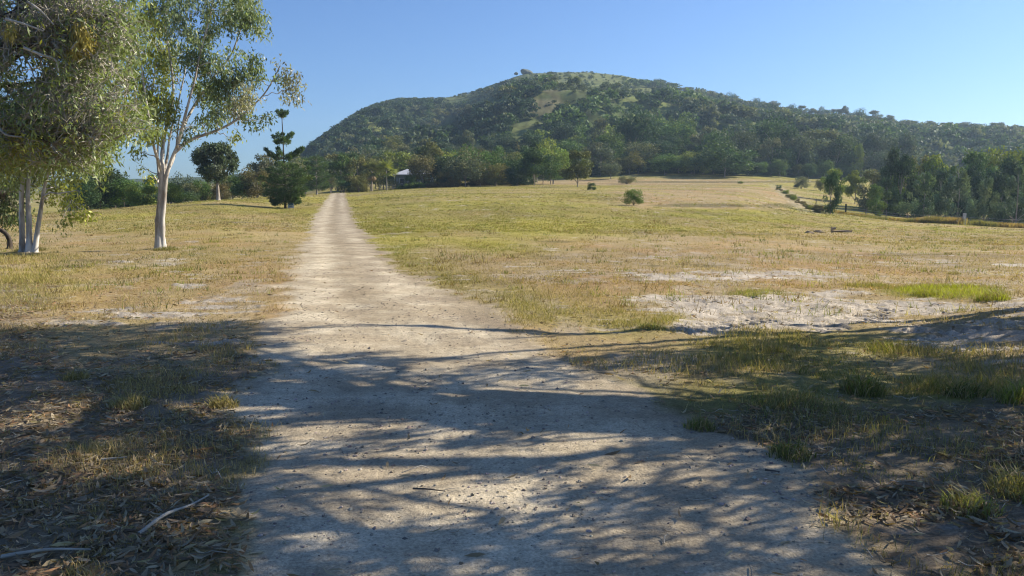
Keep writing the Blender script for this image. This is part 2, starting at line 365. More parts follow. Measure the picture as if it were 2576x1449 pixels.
# ---------------------------------------------------------------- ground
def build_ground():
    az = np.concatenate([np.linspace(-180, -50, 40)[:-1], np.linspace(-50, -37, 40)[:-1], np.linspace(-37, 37, 960)[:-1], np.linspace(37, 50, 40)[:-1], np.linspace(50, 180, 41)[:-1]])
    az = np.radians(az)
    rr = np.concatenate([[.25, .7, 1.2, 1.8, 2.3], np.geomspace(2.7, 60, 560)[:-1], np.geomspace(60, 850, 300)[:-1], np.geomspace(850, 1480, 26)])
    A, Rr = np.meshgrid(az, rr)
    X = (np.sin(A) * Rr).ravel(); Y = (np.cos(A) * Rr).ravel()
    Z = height(X, Y) + fine(X, Y)
    n, m = len(rr), len(az)
    V = np.stack([X, Y, Z], 1)
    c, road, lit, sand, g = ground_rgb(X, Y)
    i = np.arange(n - 1)[:, None] * m; j = np.arange(m)[None, :]; j2 = (j + 1) % m
    Fq = np.stack([i + j, i + m + j, i + m + j2, i + j2], -1).reshape(-1, 4)[:, ::-1]
    V = np.concatenate([V, [[0, 0, height(np.array([0.]), np.array([0.]))[0]]]])
    c = np.concatenate([c, c[:1]]); road = np.append(road, 1.); sand = np.append(sand, 0.)
    jj = np.arange(m); Ft = np.stack([np.full(m, len(V) - 1), jj, (jj + 1) % m], 1)[:, ::-1]
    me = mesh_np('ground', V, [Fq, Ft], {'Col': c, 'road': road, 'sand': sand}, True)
    mt, nn, b = nodes('ground')
    a = nn.nodes.new('ShaderNodeAttribute'); a.attribute_name = 'Col'
    ar = nn.nodes.new('ShaderNodeAttribute'); ar.attribute_name = 'road'
    geo = nn.nodes.new('ShaderNodeNewGeometry')
    def noise(sc, det, ro=.6, vec=None):
        x = nn.nodes.new('ShaderNodeTexNoise'); x.inputs['Scale'].default_value = sc; x.inputs['Detail'].default_value = det; x.inputs['Roughness'].default_value = ro
        nn.links.new(vec or geo.outputs['Position'], x.inputs['Vector']); return x
    def ramp(src, p0, c0, p1, c1):
        r = nn.nodes.new('ShaderNodeMapRange'); r.inputs[1].default_value = p0; r.inputs[2].default_value = p1
        r.inputs[3].default_value = c0; r.inputs[4].default_value = c1
        nn.links.new(src, r.inputs[0]); return r.outputs[0]
    def math_(op, x, y):
        r = nn.nodes.new('ShaderNodeMath'); r.operation = op
        for k, v in ((0, x), (1, y)):
            if isinstance(v, (int, float)): r.inputs[k].default_value = v
            else: nn.links.new(v, r.inputs[k])
        return r.outputs[0]
    n1 = noise(55, 4, .75); n2 = noise(9, 5, .7); n3 = noise(1.1, 5, .7)
    f = math_('MULTIPLY', ramp(n1.outputs[0], .3, .62, .7, 1.38), ramp(n2.outputs[0], .3, .8, .7, 1.2))
    f = math_('MULTIPLY', f, ramp(n3.outputs[0], .3, .84, .7, 1.16))
    vo = nn.nodes.new('ShaderNodeTexVoronoi'); vo.inputs['Scale'].default_value = 38; nn.links.new(geo.outputs['Position'], vo.inputs['Vector'])
    peb = ramp(vo.outputs['Distance'], .12, .55, .3, 1.0)
    sel = nn.nodes.new('ShaderNodeMath'); sel.operation = 'MULTIPLY'
    vmask = ramp(noise(14, 2).outputs[0], .48, 0, .6, 1)
    nn.links.new(ar.outputs['Fac'], sel.inputs[0]); nn.links.new(vmask, sel.inputs[1])
    pm = math_('ADD', math_('MULTIPLY', peb, sel.outputs[0]), math_('SUBTRACT', 1.0, sel.outputs[0]))
    f = math_('MULTIPLY', f, pm)
    mx = nn.nodes.new('ShaderNodeVectorMath'); mx.operation = 'SCALE'
    nn.links.new(a.outputs['Color'], mx.inputs[0]); nn.links.new(f, mx.inputs['Scale'])
    nn.links.new(mx.outputs[0], b.inputs['Base Color'])
    b.inputs['Roughness'].default_value = .95; b.inputs['Specular IOR Level'].default_value = .05
    bu = nn.nodes.new('ShaderNodeBump'); bu.inputs['Strength'].default_value = .8; bu.inputs['Distance'].default_value = .012
    hh = math_('ADD', n1.outputs[0], math_('MULTIPLY', n2.outputs[0], 1.5))
    nn.links.new(hh, bu.inputs['Height']); nn.links.new(bu.outputs[0], b.inputs['Normal'])
    link('ground', me, mt, None, kind='structure', label='pasture, dirt track and wooded hill in one sheet of terrain', category='ground')
build_ground()
def gz(X, Y): return height(np.atleast_1d(np.asarray(X, float)), np.atleast_1d(np.asarray(Y, float)))
def gzf(X, Y):
    X = np.atleast_1d(np.asarray(X, float)); Y = np.atleast_1d(np.asarray(Y, float)); return height(X, Y) + fine(X, Y)
def gp(px, py, far=400):
    """ground point seen at a pixel"""
    d = at(px, py, 1.0) - np.array([0, 0, 1.6])
    Y = np.geomspace(2, far, 900)
    dz = 1.6 + d[2] * Y - gz(d[0] * Y, Y)
    k = np.argmax(dz < 0) if (dz < 0).any() else len(Y) - 1
    y = Y[k]; return np.array([d[0] * y, y, gz(d[0] * y, y)[0]])

# ---------------------------------------------------------------- foliage primitives
def unit(v): return v / np.maximum(np.linalg.norm(v, axis=-1, keepdims=True), 1e-9)
def cards(P, D, N, L, W):
    """rhombus leaves: centre-base P, long axis D, plane normal hint N, length L, width W"""
    D = unit(D); S = unit(np.cross(D, N)); L = L[:, None]; W = W[:, None]
    V = np.stack([P, P + D * L * .45 + S * W * .5, P + D * L, P + D * L * .45 - S * W * .5], 1).reshape(-1, 3)
    n = len(P); Fq = np.arange(n * 4).reshape(n, 4)
    return V, Fq
class Tubes:
    def __init__(s): s.V = []; s.F = []; s.n = 0
    def add(s, pts, rad, sides=6):
        pts = np.asarray(pts, float); rad = np.asarray(rad, float); k = len(pts)
        T = np.gradient(pts, axis=0); T = unit(T)
        ref = np.array([0., 0, 1]) if abs(T[:, 2]).mean() < .8 else np.array([1., 0, 0])
        A = unit(np.cross(T, ref)); B = np.cross(T, A)
        th = np.arange(sides) * 2 * PI / sides
        ring = pts[:, None] + rad[:, None, None] * (np.cos(th)[None, :, None] * A[:, None] + np.sin(th)[None, :, None] * B[:, None])
        s.V.append(ring.reshape(-1, 3))
        i = np.arange(k - 1)[:, None] * sides; j = np.arange(sides)[None]; j2 = (j + 1) % sides
        s.F.append(np.stack([i + j, i + sides + j, i + sides + j2, i + j2], -1).reshape(-1, 4)[:, ::-1] + s.n)
        s.n += k * sides
    def mesh(s, name): return mesh_np(name, np.concatenate(s.V), [np.concatenate(s.F)], None, True)
def curve(p, q, n=6, sag=0., wob=0., up=0.):
    p = np.asarray(p, float); q = np.asarray(q, float); t = np.linspace(0, 1, n)[:, None]
    c = p + (q - p) * t; L = np.linalg.norm(q - p)
    c[:, 2] += up * L * np.sin(t[:, 0] * PI)
    if wob: c[1:-1] += rng.normal(size=(n - 2, 3)) * wob * L
    return c
def smooth_path(P, n=14):
    P = np.asarray(P, float); k = len(P); s = np.linspace(0, k - 1, n)
    out = []
    for x in s:
        i = min(int(x), k - 2); f = x - i
        p0 = P[max(i - 1, 0)]; p1 = P[i]; p2 = P[i + 1]; p3 = P[min(i + 2, k - 1)]
        out.append(.5 * ((2 * p1) + (-p0 + p2) * f + (2 * p0 - 5 * p1 + 4 * p2 - p3) * f * f + (-p0 + 3 * p1 - 3 * p2 + p3) * f ** 3))
    return np.array(out)

def near_tree(name, label, base, stems, clumps, bark, leafmat, cols, tips=55, per=11, ll=(.10, .15), lw=.032, twig=.006, group=None, twigfrac=1., droop=1., twigbark=None, limb_r=.03, cat='tree', spread=.10):
    """stems: list of (points, r0, r1); clumps: list of (centre, radius(3) or float, palette index)"""
    base = np.asarray(base, float)
    root = thing(name, label, cat, base, group)
    T = Tubes(); nodes_ = []
    for P, r0, r1 in stems:
        pp = smooth_path(np.asarray(P) - base, 5 * len(P))
        rad = (r1 + (r0 - r1) * (1 - np.linspace(0, 1, len(pp))) ** 1.9) * (1 + .06 * rng.normal(size=len(pp)))
        if pp[0][2] < .3: rad[0] *= 1.6; rad[1] *= 1.2; rad[2] *= 1.06
        T.add(pp, rad, 10)
        for a, b in zip(pp, rad): nodes_.append((*a, b))
    link('trunk', T.mesh('trunk'), bark, root)
    nodes_ = np.array(nodes_)
    B = Tubes(); LP = []; LC = []
    for c, r, pi in clumps:
        c = np.asarray(c) - base; r = np.ones(3) * r if np.isscalar(r) else np.asarray(r, float)
        d = nodes_[:, :3] - c; dist = np.linalg.norm(d, axis=1) + 1.6 * np.maximum(nodes_[:, 2] - c[2] + .2, 0) + (nodes_[:, 2] < 1.5) * 50
        a = nodes_[np.argmin(dist)]
        inner = c + unit(a[:3] - c) * min(r) * .3
        Lb = np.linalg.norm(inner - a[:3])
        ra = min(a[3] * .6, limb_r * (.5 + Lb * .25))
        main = curve(a[:3], inner, 7, wob=.04, up=.06)
        B.add(main, np.linspace(ra, max(ra * .4, twig * 1.3), 7), 5)
        nodes_ = np.concatenate([nodes_, np.concatenate([main[2:], np.full((5, 1), ra * .5)], 1)])
        nt_ = max(4, int(tips * (r.prod() ** (1 / 3) / .8) ** 2))
        u = rng.normal(size=(nt_, 3)); u = unit(u) * (rng.random((nt_, 1)) ** .45)
        tp = c + u * r
        keep = fbm(tp[:, 0] * 1.7 + tp[:, 1], tp[:, 2] * 1.7 - tp[:, 1], 5, 2) > .36
        tp = tp[keep]
        for t in tp[:int(len(tp) * twigfrac)]:
            s = main[rng.integers(3, 7)]
            B.add(curve(s, t, 4, wob=.07, up=.08), np.linspace(max(ra * .35, twig * 1.2), twig * .6, 4), 3)
        m = len(tp) * per
        P = np.repeat(tp, per, 0) + rng.normal(size=(m, 3)) * spread
        LP.append(P)
        base_c = np.array(cols[pi % len(cols)])
        cc = base_c * (1 + .22 * rng.normal(size=(len(tp), 1))).clip(.45, 1.7)
        cc = np.repeat(cc, per, 0) * (1 + .2 * rng.normal(size=(m, 1))).clip(.5, 1.6)
        LC.append(cc)
    link('branches', B.mesh('branches'), twigbark or bark, root)
    P = np.concatenate(LP); cc = np.concatenate(LC); m = len(P)
    D = rng.normal(size=(m, 3)) * .6 + np.array([0, 0, -droop]); N = rng.normal(size=(m, 3))
    V, Fq = cards(P, D, N, rng.uniform(*ll, m), lw * rng.uniform(.7, 1.3, m))
    link('crown', mesh_np('crown', V, [Fq], {'Col': np.repeat(np.clip(cc, 0, 1), 4, 0)}), leafmat, root)
    return root

# ---------------------------------------------------------------- prototype crowns for middle and far trees (unit height, unit width)
def proto(kind, seed, n=5200, cs=.036):
    r = np.random.default_rng(seed)
    lobes = []; T = Tubes(); T2 = []
    if kind == 'round':
        for i in range(38):
            a = r.uniform(0, 2 * PI); e = np.arcsin(r.uniform(-.85, 1)); rad = r.uniform(.62, 1)
            ce = max(0, math.cos(e)) ** .55
            lobes.append((np.array([math.cos(a) * ce * .38 * rad, math.sin(a) * ce * .38 * rad, .50 + math.sin(e) * .40 * rad]), r.uniform(.10, .17)))
        tr, th = .022, .5
    elif kind == 'gum':
        for i in range(24):
            a = r.uniform(0, 2 * PI); h = r.uniform(.28, .93); w_ = .42 * math.sin(PI * min(1, (h - .12) / .88) ** .8) ** .7 + .05
            q = r.uniform(.35, 1)
            lobes.append((np.array([math.cos(a) * w_ * q * .85, math.sin(a) * w_ * q * .85, h]), r.uniform(.06, .135)))
        tr, th = .018, .75
    elif kind == 'bush':
        for i in range(34):
            a = r.uniform(0, 2 * PI); e = np.arcsin(r.uniform(-1, 1)); rad = r.uniform(.6, 1); ce = max(0, math.cos(e)) ** .5
            lobes.append((np.array([math.cos(a) * ce * .40 * rad, math.sin(a) * ce * .40 * rad, .47 + math.sin(e) * .40 * rad]), r.uniform(.10, .16)))
        tr, th = .018, .4
    elif kind == 'cone':
        for i in range(40):
            h = r.uniform(.08, .97) ; w_ = (.46 * (1 - h) ** .75 + .02) * min(1, .55 + h * 3); a = r.uniform(0, 2 * PI); q = r.uniform(.55, 1)
            lobes.append((np.array([math.cos(a) * w_ * q, math.sin(a) * w_ * q, h * .95]), r.uniform(.05, .10) * (1.15 - .6 * h)))
        tr, th = .016, .95
    elif kind == 'tall':
        for i in range(30):
            h = r.uniform(.06, .94); w_ = .40 * (math.sin(PI * min(1., (h + .12) / 1.12)) ** .55); a = r.uniform(0, 2 * PI); q = r.uniform(.4, 1)
            lobes.append((np.array([math.cos(a) * w_ * q, math.sin(a) * w_ * q, h]), r.uniform(.08, .14)))
        tr, th = .016, .8
    cnt = np.array([l[1] ** 2 for l in lobes]); cnt = (cnt / cnt.sum() * n).astype(int)
    Ps, Ns, Cs, Ds, Ls = [], [], [], [], []
    for (c, rad), k in zip(lobes, cnt):
        u = unit(r.normal(size=(k, 3)))
        sq = np.array([1, 1, .72 if kind != 'cone' else 1.25])
        rr_ = rad * (1 + .22 * r.normal(size=(k, 1)))
        p = c + u * rr_ * sq
        tint = r.uniform(.72, 1.28)
        hue = r.uniform(-.12, .12)
        v = tint * (1 + .2 * r.normal(size=(k, 1))).clip(.5, 1.6)
        col = np.concatenate([v * (1 + hue), v, v * (1 - hue)], 1)
        Ps.append(p); Cs.append(col)
        if kind == 'cone': D = unit(c * np.array([1, 1, 0]) + 1e-3) + np.array([0, 0, .9]) + r.normal(size=(k, 3)) * .5
        elif kind == 'gum': D = r.normal(size=(k, 3)) * .8 + np.array([0, 0, -.5])
        else: D = r.normal(size=(k, 3)) + u * .3
        Ds.append(D); Ns.append(u + r.normal(size=(k, 3)) * .55); Ls.append(cs * r.uniform(.7, 1.6, k))
    P = np.concatenate(Ps); L = np.concatenate(Ls)
    V, Fq = cards(P, np.concatenate(Ds), np.concatenate(Ns), L, L * (.62 if kind != 'cone' else .4))
    V[:, 2] = np.maximum(V[:, 2], .01)
    cm = mesh_np(kind + '_crown', V, [Fq], {'Col': np.repeat(np.concatenate(Cs), 4, 0)})
    tp = np.array([[0, 0, -.06], [.006, 0, .15], [r.uniform(-.03, .03), r.uniform(-.03, .03), th * .55], [r.uniform(-.03, .03), r.uniform(-.03, .03), th]])
    if kind == 'bush':
        for a in (-.08, .03, .1): T.add(smooth_path([[0, 0, -.05], [a * .6, .02, .2], [a * 2, r.uniform(-.1, .1), .5]], 6), np.linspace(tr, tr * .4, 6), 5)
    else:
        sp_ = smooth_path(tp, 9); T.add(sp_, np.linspace(tr, tr * .3, 9) * np.array([1.4, 1.1] + [1] * 7), 7)
        for l, _ in sorted(lobes, key=lambda x: -x[1])[:10 if kind == 'gum' else 6]:
            st = sp_[min(8, max(2, int((l[2] - .12) / th * 8 * .75)))]
            T.add(curve(st, l, 5, wob=.03, up=.05), np.linspace(tr * .42, tr * .15, 5), 4)
    tm = T.mesh(kind + '_trunk'); tm.materials.append(M_FARBARK); cm.materials.append(M_FAR)
    return cm, tm
PROTO = {k: [proto(k, 100 + i * 7 + j) for j in range(3)] for i, k in enumerate(('round', 'gum', 'bush', 'cone', 'tall'))}
PCOUNT = 0
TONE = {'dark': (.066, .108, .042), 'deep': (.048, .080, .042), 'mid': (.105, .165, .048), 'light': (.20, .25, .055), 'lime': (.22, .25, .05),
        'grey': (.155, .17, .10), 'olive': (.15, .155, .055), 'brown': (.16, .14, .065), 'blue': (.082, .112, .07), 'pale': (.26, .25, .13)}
PROTO_CHECK = True
def place_tree(kind, X, Y, z, wd, ht, tone, name='tree', label='', group=None, var=None, trunk=True, cat='tree', tr_scale=1.):
    global PCOUNT
    PCOUNT += 1
    cm, tm = PROTO[kind][PCOUNT % 3 if var is None else var]
    root = thing(name, label, cat, (X, Y, z), group, rz=random.uniform(0, 6.28))
    c = link('crown', cm, None, root); c.scale = (wd, wd, ht)
    t = TONE[tone] if isinstance(tone, str) else tone
    j = random.uniform(.88, 1.14); c.color = (t[0] * j * random.uniform(.94, 1.07), t[1] * j, t[2] * j * random.uniform(.9, 1.1), 1)
    if trunk:
        k = link('trunk', tm, None, root); k.scale = (ht * .8 * tr_scale if kind != 'bush' else wd, ht * .8 * tr_scale if kind != 'bush' else wd, ht)
    return root

# ---------------------------------------------------------------- trees told apart one by one  (cx, top, width, base, Y) in 2576 px
H = [  # kind, cx, top, width, Y, tone, label
 ('round', 258, 404, 130, 103, 'deep', 'dark dense tree behind the crest, left of two lighter green trees'),
 ('round', 215, 440, 80, 98, 'dark', 'dark bushy tree behind the crest, first right of the white-trunked clump'),
 ('round', 318, 444, 90, 104, 'mid', 'mid green rounded tree behind the crest, left of the yellow-green bushy tree'),
 ('round', 296, 424, 92, 108, 'deep', 'tall dark tree behind the crest, just left of the mid green rounded tree'),
 ('gum', 398, 436, 64, 118, 'mid', 'loose green tree partly hidden behind the pale gum trunk at the crest'),
 ('bush', 362, 456, 78, 99, 'light', 'yellow-green bushy tree behind the crest, just left of the pale gum trunk'),
 ('bush', 436, 458, 62, 98, 'light', 'yellow-green bushy tree behind the crest, just right of the pale gum trunk'),
 ('round', 462, 432, 62, 150, 'blue', 'blue-grey tree standing behind the yellow-green bush right of the pale gum trunk'),
 ('bush', 508, 450, 64, 116, 'brown', 'dark brownish bush at the left foot of the mop-headed tree'),
 ('round', 590, 436, 84, 122, 'mid', 'mid green rounded tree right behind the mop-headed tree'),
 ('round', 636, 440, 80, 150, 'mid', 'small green tree on the crest left of the layered pine'),
 ('round', 620, 428, 56, 260, 'blue', 'small blue-grey round tree far off above the green tree left of the layered pine'),
 ('gum', 668, 383, 88, 170, 'grey', 'wispy pale grey tree with bare twigs behind the left side of the layered pine'),
 ('round', 735, 388, 92, 168, 'grey', 'grey-brown rounded tree directly behind the stem of the layered pine'),
 ('gum', 772, 392, 70, 185, 'mid', 'green tree between the layered pine and the second pine'),
 ('gum', 862, 384, 84, 172, 'mid', 'tall green gum with two pale trunks right of the road end'),
 ('gum', 902, 396, 70, 168, 'olive', 'olive gum left of the two fan palms'),
 ('round', 835, 398, 56, 185, 'grey', 'greyish tree at the left side of the road end'),
 ('bush', 905, 440, 46, 158, 'olive', 'low olive bush at the foot of the olive gum left of the palms'),
 ('bush', 868, 448, 40, 158, 'dark', 'low dark bush at the foot of the green gum with two pale trunks'),
 ('round', 948, 362, 90, 230, 'grey', 'grey-green broad tree high behind the two fan palms'),
 ('round', 1002, 372, 92, 205, 'light', 'large light green tree rising behind the pale house roof'),
 ('round', 905, 368, 80, 235, 'grey', 'greyish crown above the olive gum, in the row behind the palms'),
 ('round', 1066, 383, 72, 172, 'brown', 'dense brownish-green tree hiding the right end of the house'),
 ('round', 1122, 384, 74, 174, 'deep', 'very dark tree between the brownish tree and the grey tree with bare limbs'),
 ('round', 1172, 376, 92, 168, 'grey', 'broad grey-green tree with bare pale limbs, right of the house'),
 ('round', 1238, 372, 86, 176, 'mid', 'green round tree, first to the right of the grey tree with bare limbs'),
 ('bush', 1248, 408, 62, 166, 'olive', 'lower olive bush in front of the green round tree right of the grey tree'),
 ('round', 1296, 382, 76, 172, 'dark', 'dark green tree left of the short pale trunk at the tree line'),
 ('bush', 1300, 412, 66, 164, 'deep', 'dark low bushy tree reaching the ground left of the short pale trunk'),
 ('gum', 1344, 366, 84, 165, 'dark', 'dark tree with short pale trunk at the right end of the near tree row'),
 ('round', 1384, 392, 60, 185, 'mid', 'green tree just right of the short pale trunk, overhanging the grass'),
 ('gum', 1452, 374, 78, 152, 'olive', 'lone slender gum with long pale trunk standing out on the grass'),
 ('gum', 1508, 354, 96, 240, 'grey', 'tall grey gum at the forest edge behind the lone slender gum'),
 ('round', 1534, 398, 50, 222, 'grey', 'small grey rounded tree standing on the green strip before the forest'),
 ('round', 1400, 362, 72, 250, 'mid', 'green crown at the forest edge left of the lone slender gum'),
 ('round', 1612, 352, 96, 248, 'grey', 'broad greyish tree at the forest edge above the pale low shrub'),
 ('round', 1580, 378, 70, 240, 'olive', 'olive tree between the tall grey gum and the broad greyish tree'),
 ('round', 1668, 384, 80, 238, 'mid', 'green tree at the forest edge right of the broad greyish tree'),
 ('round', 1742, 376, 84, 240, 'light', 'light-topped tree left of the great dark dome tree'),
 ('round', 1818, 352, 150, 232, 'dark', 'great dark green dome-shaped tree at the forest edge'),
 ('round', 1898, 404, 52, 245, 'mid', 'small green tree touching the right side of the great dome tree'),
 ('round', 1935, 418, 40, 246, 'dark', 'small dark tree, second to the right of the great dome tree'),
 ('tall', 1972, 375, 44, 262, 'light', 'narrow light green tree with twin tops between the dome tree and the giant gum'),
 ('gum', 2050, 322, 116, 270, 'grey', 'giant grey gum with pale trunk rising over the valley end'),
 ('bush', 2010, 442, 36, 190, 'grey', 'lone grey-purple bush in the far paddock below the giant gum'),
 ('bush', 2058, 446, 26, 188, 'olive', 'small yellowish bush right of the lone grey-purple bush'),
 ('gum', 2098, 420, 62, 150, 'light', 'light green tree at the left edge of the pine grove'),
 ('gum', 2146, 424, 50, 148, 'light', 'yellow-green tree, second at the left edge of the pine grove'),
 ('tall', 2146, 360, 34, 262, 'light', 'slim light green tree with bare stem above the left edge of the grove'),
 ('round', 2192, 372, 70, 262, 'blue', 'dark blue-green dome tree behind the left edge of the grove'),
 ('tall', 2086, 432, 44, 106, 'dark', 'slender dark tree leaning beside the paddock fence, left of the grove'),
 ('tall', 2200, 462, 48, 112, 'mid', 'small tree with thin pale stem standing before the left end of the grove'),
 ('tall', 2185, 430, 80, 128, 'grey', 'greyish bushy tree behind the thin pale stem in the grove'),
 ('tall', 2240, 412, 70, 138, 'dark', 'dark upright tree with light tip left in the pine grove'),
 ('tall', 2270, 405, 74, 132, 'mid', 'green upright tree behind the first big pine of the grove'),
 ('cone', 2318, 428, 104, 111, (.12, .165, .11), 'big blue-green pine, first from the left at the front of the grove'),
 ('cone', 2402, 418, 116, 109, (.12, .165, .11), 'big blue-green pine, second from the left at the front of the grove'),
 ('cone', 2472, 440, 88, 110, (.115, .16, .11), 'narrower pine, third from the left at the front of the grove'),
 ('cone', 2552, 410, 100, 108, (.10, .14, .09), 'dark pine at the front of the grove beside the right picture edge'),
 ('gum', 2346, 382, 100, 140, 'light', 'light green topped tree behind the first big pine of the grove'),
 ('gum', 2300, 392, 80, 142, 'olive', 'olive topped tree in the grove left of the light green top'),
 ('gum', 2432, 372, 100, 142, 'mid', 'green topped tall tree behind the second big pine of the grove'),
 ('round', 2508, 360, 120, 145, 'light', 'broad light green crown, highest of the grove'),
 ('gum', 2590, 372, 110, 138, 'mid', 'tall green tree crossing the right picture edge behind the grove front'),
 ('tall', 2360, 430, 70, 130, 'deep', 'very dark tree between the first and second big pines'),
 ('tall', 2440, 430, 70, 129, 'deep', 'very dark tree between the second and third pines'),
 ('tall', 2510, 430, 80, 128, 'deep', 'very dark tree between the third pine and the picture edge'),
 ('tall', 2226, 450, 64, 126, 'dark', 'dark tree just left of the first big pine'),
 ('tall', 2620, 395, 110, 124, 'dark', 'dark grove tree cut by the right picture edge'),
 ('bush', 1575, 440, 46, 186, 'pale', 'pale low shrub on the green strip right of the small grey tree'),
 ('bush', 1487, 456, 24, 128, 'dark', 'small dark bush on the field right of the lone slender gum'),
 ('bush', 1592, 473, 50, 80, 'mid', 'round dark green bush alone in the middle of the field'),
]
for kind, cx, top, wd, Y, tone, lab in H:
    s = Y / F
    X = (cx - 1288) * s
    z = gz(X, Y)[0]
    ztop = at(cx, top, Y)[2]
    ht = ztop - z
    w_ = wd * s * (1.0 if kind != 'gum' else 1.08)
    nm = {'bush': 'bush', 'cone': 'pine_tree', 'gum': 'gum_tree', 'round': 'broadleaf_tree', 'tall': 'slender_tree'}[kind]
    place_tree(kind, X, Y, z - .05, w_ * 1.16, ht, tone, nm, lab, cat='bush' if kind == 'bush' else 'tree', group='trees and bushes around the paddock')
    if len(lab.split()) > 15: print('LONG', lab)

ORD = ['first', 'second', 'third', 'fourth', 'fifth', 'sixth', 'seventh', 'eighth', 'ninth', 'tenth', 'eleventh', 'twelfth', 'thirteenth', 'fourteenth', 'fifteenth', 'sixteenth', 'seventeenth', 'eighteenth', 'nineteenth', 'twentieth']
# filler trees and undergrowth between the ones told apart
def fill(n_, pxr, Yr_, kinds, tones, wr, hr, name, label, group, cat='tree'):
    for i in range(n_):
        px_ = pxr[0] + (pxr[1] - pxr[0]) * (i + random.uniform(.1, .9)) / n_; Y = random.uniform(*Yr_)
        X = (px_ - 1288) * Y / F; z = gz(X, Y)[0]; w_ = random.uniform(*wr); h_ = random.uniform(*hr)
        place_tree(random.choice(kinds), X, Y, z - .1, w_, h_, random.choice(tones), name, label + ', %s from the left' % ORD[i], group, cat=cat)
fill(16, (1030, 1400), (190, 235), ['round', 'gum'], ['mid', 'dark', 'olive', 'light'], (8, 11), (8.5, 11.5), 'background_tree', 'green tree behind the near trees right of the house', 'trees behind the house row')
fill(12, (830, 1000), (195, 240), ['round', 'gum'], ['grey', 'dark', 'olive'], (7, 10), (8, 11), 'background_tree', 'greyish tree in the row behind the palms', 'trees behind the palms')
fill(14, (1025, 1345), (168, 176), ['bush'], ['deep', 'dark', 'olive', 'brown'], (3, 5.5), (1.6, 3.6), 'undergrowth_bush', 'dark bush at the foot of the near tree row', 'undergrowth of the near tree row', 'bush')
fill(16, (1400, 1900), (240, 250), ['bush'], ['deep', 'dark'], (7, 10), (4, 6), 'undergrowth_bush', 'dark bush at the foot of the forest edge', 'undergrowth of the forest edge', 'bush')
fill(9, (1905, 2140), (245, 262), ['round', 'bush'], ['mid', 'dark', 'olive'], (5, 7.5), (4.5, 7), 'paddock_tree', 'small green tree in the line across the valley end', 'small trees across the valley end')
fill(13, (180, 480), (102, 130), ['bush', 'round'], ['deep', 'dark', 'mid'], (2.5, 5.5), (1.6, 3.2), 'crest_tree', 'low thicket tree behind the crest around the pale gum', 'thicket behind the crest')
fill(11, (480, 700), (112, 150), ['bush', 'round'], ['brown', 'dark', 'mid', 'grey'], (3, 6.5), (2.4, 5.2), 'crest_tree', 'low thicket tree around the mop-headed tree', 'thicket behind the mop-headed tree')
fill(14, (2225, 2640), (128, 142), ['tall', 'bush'], ['deep', 'dark'], (5, 7), (7.5, 11), 'grove_tree', 'very dark tree filling the inside of the pine grove', 'dark trees inside the grove')

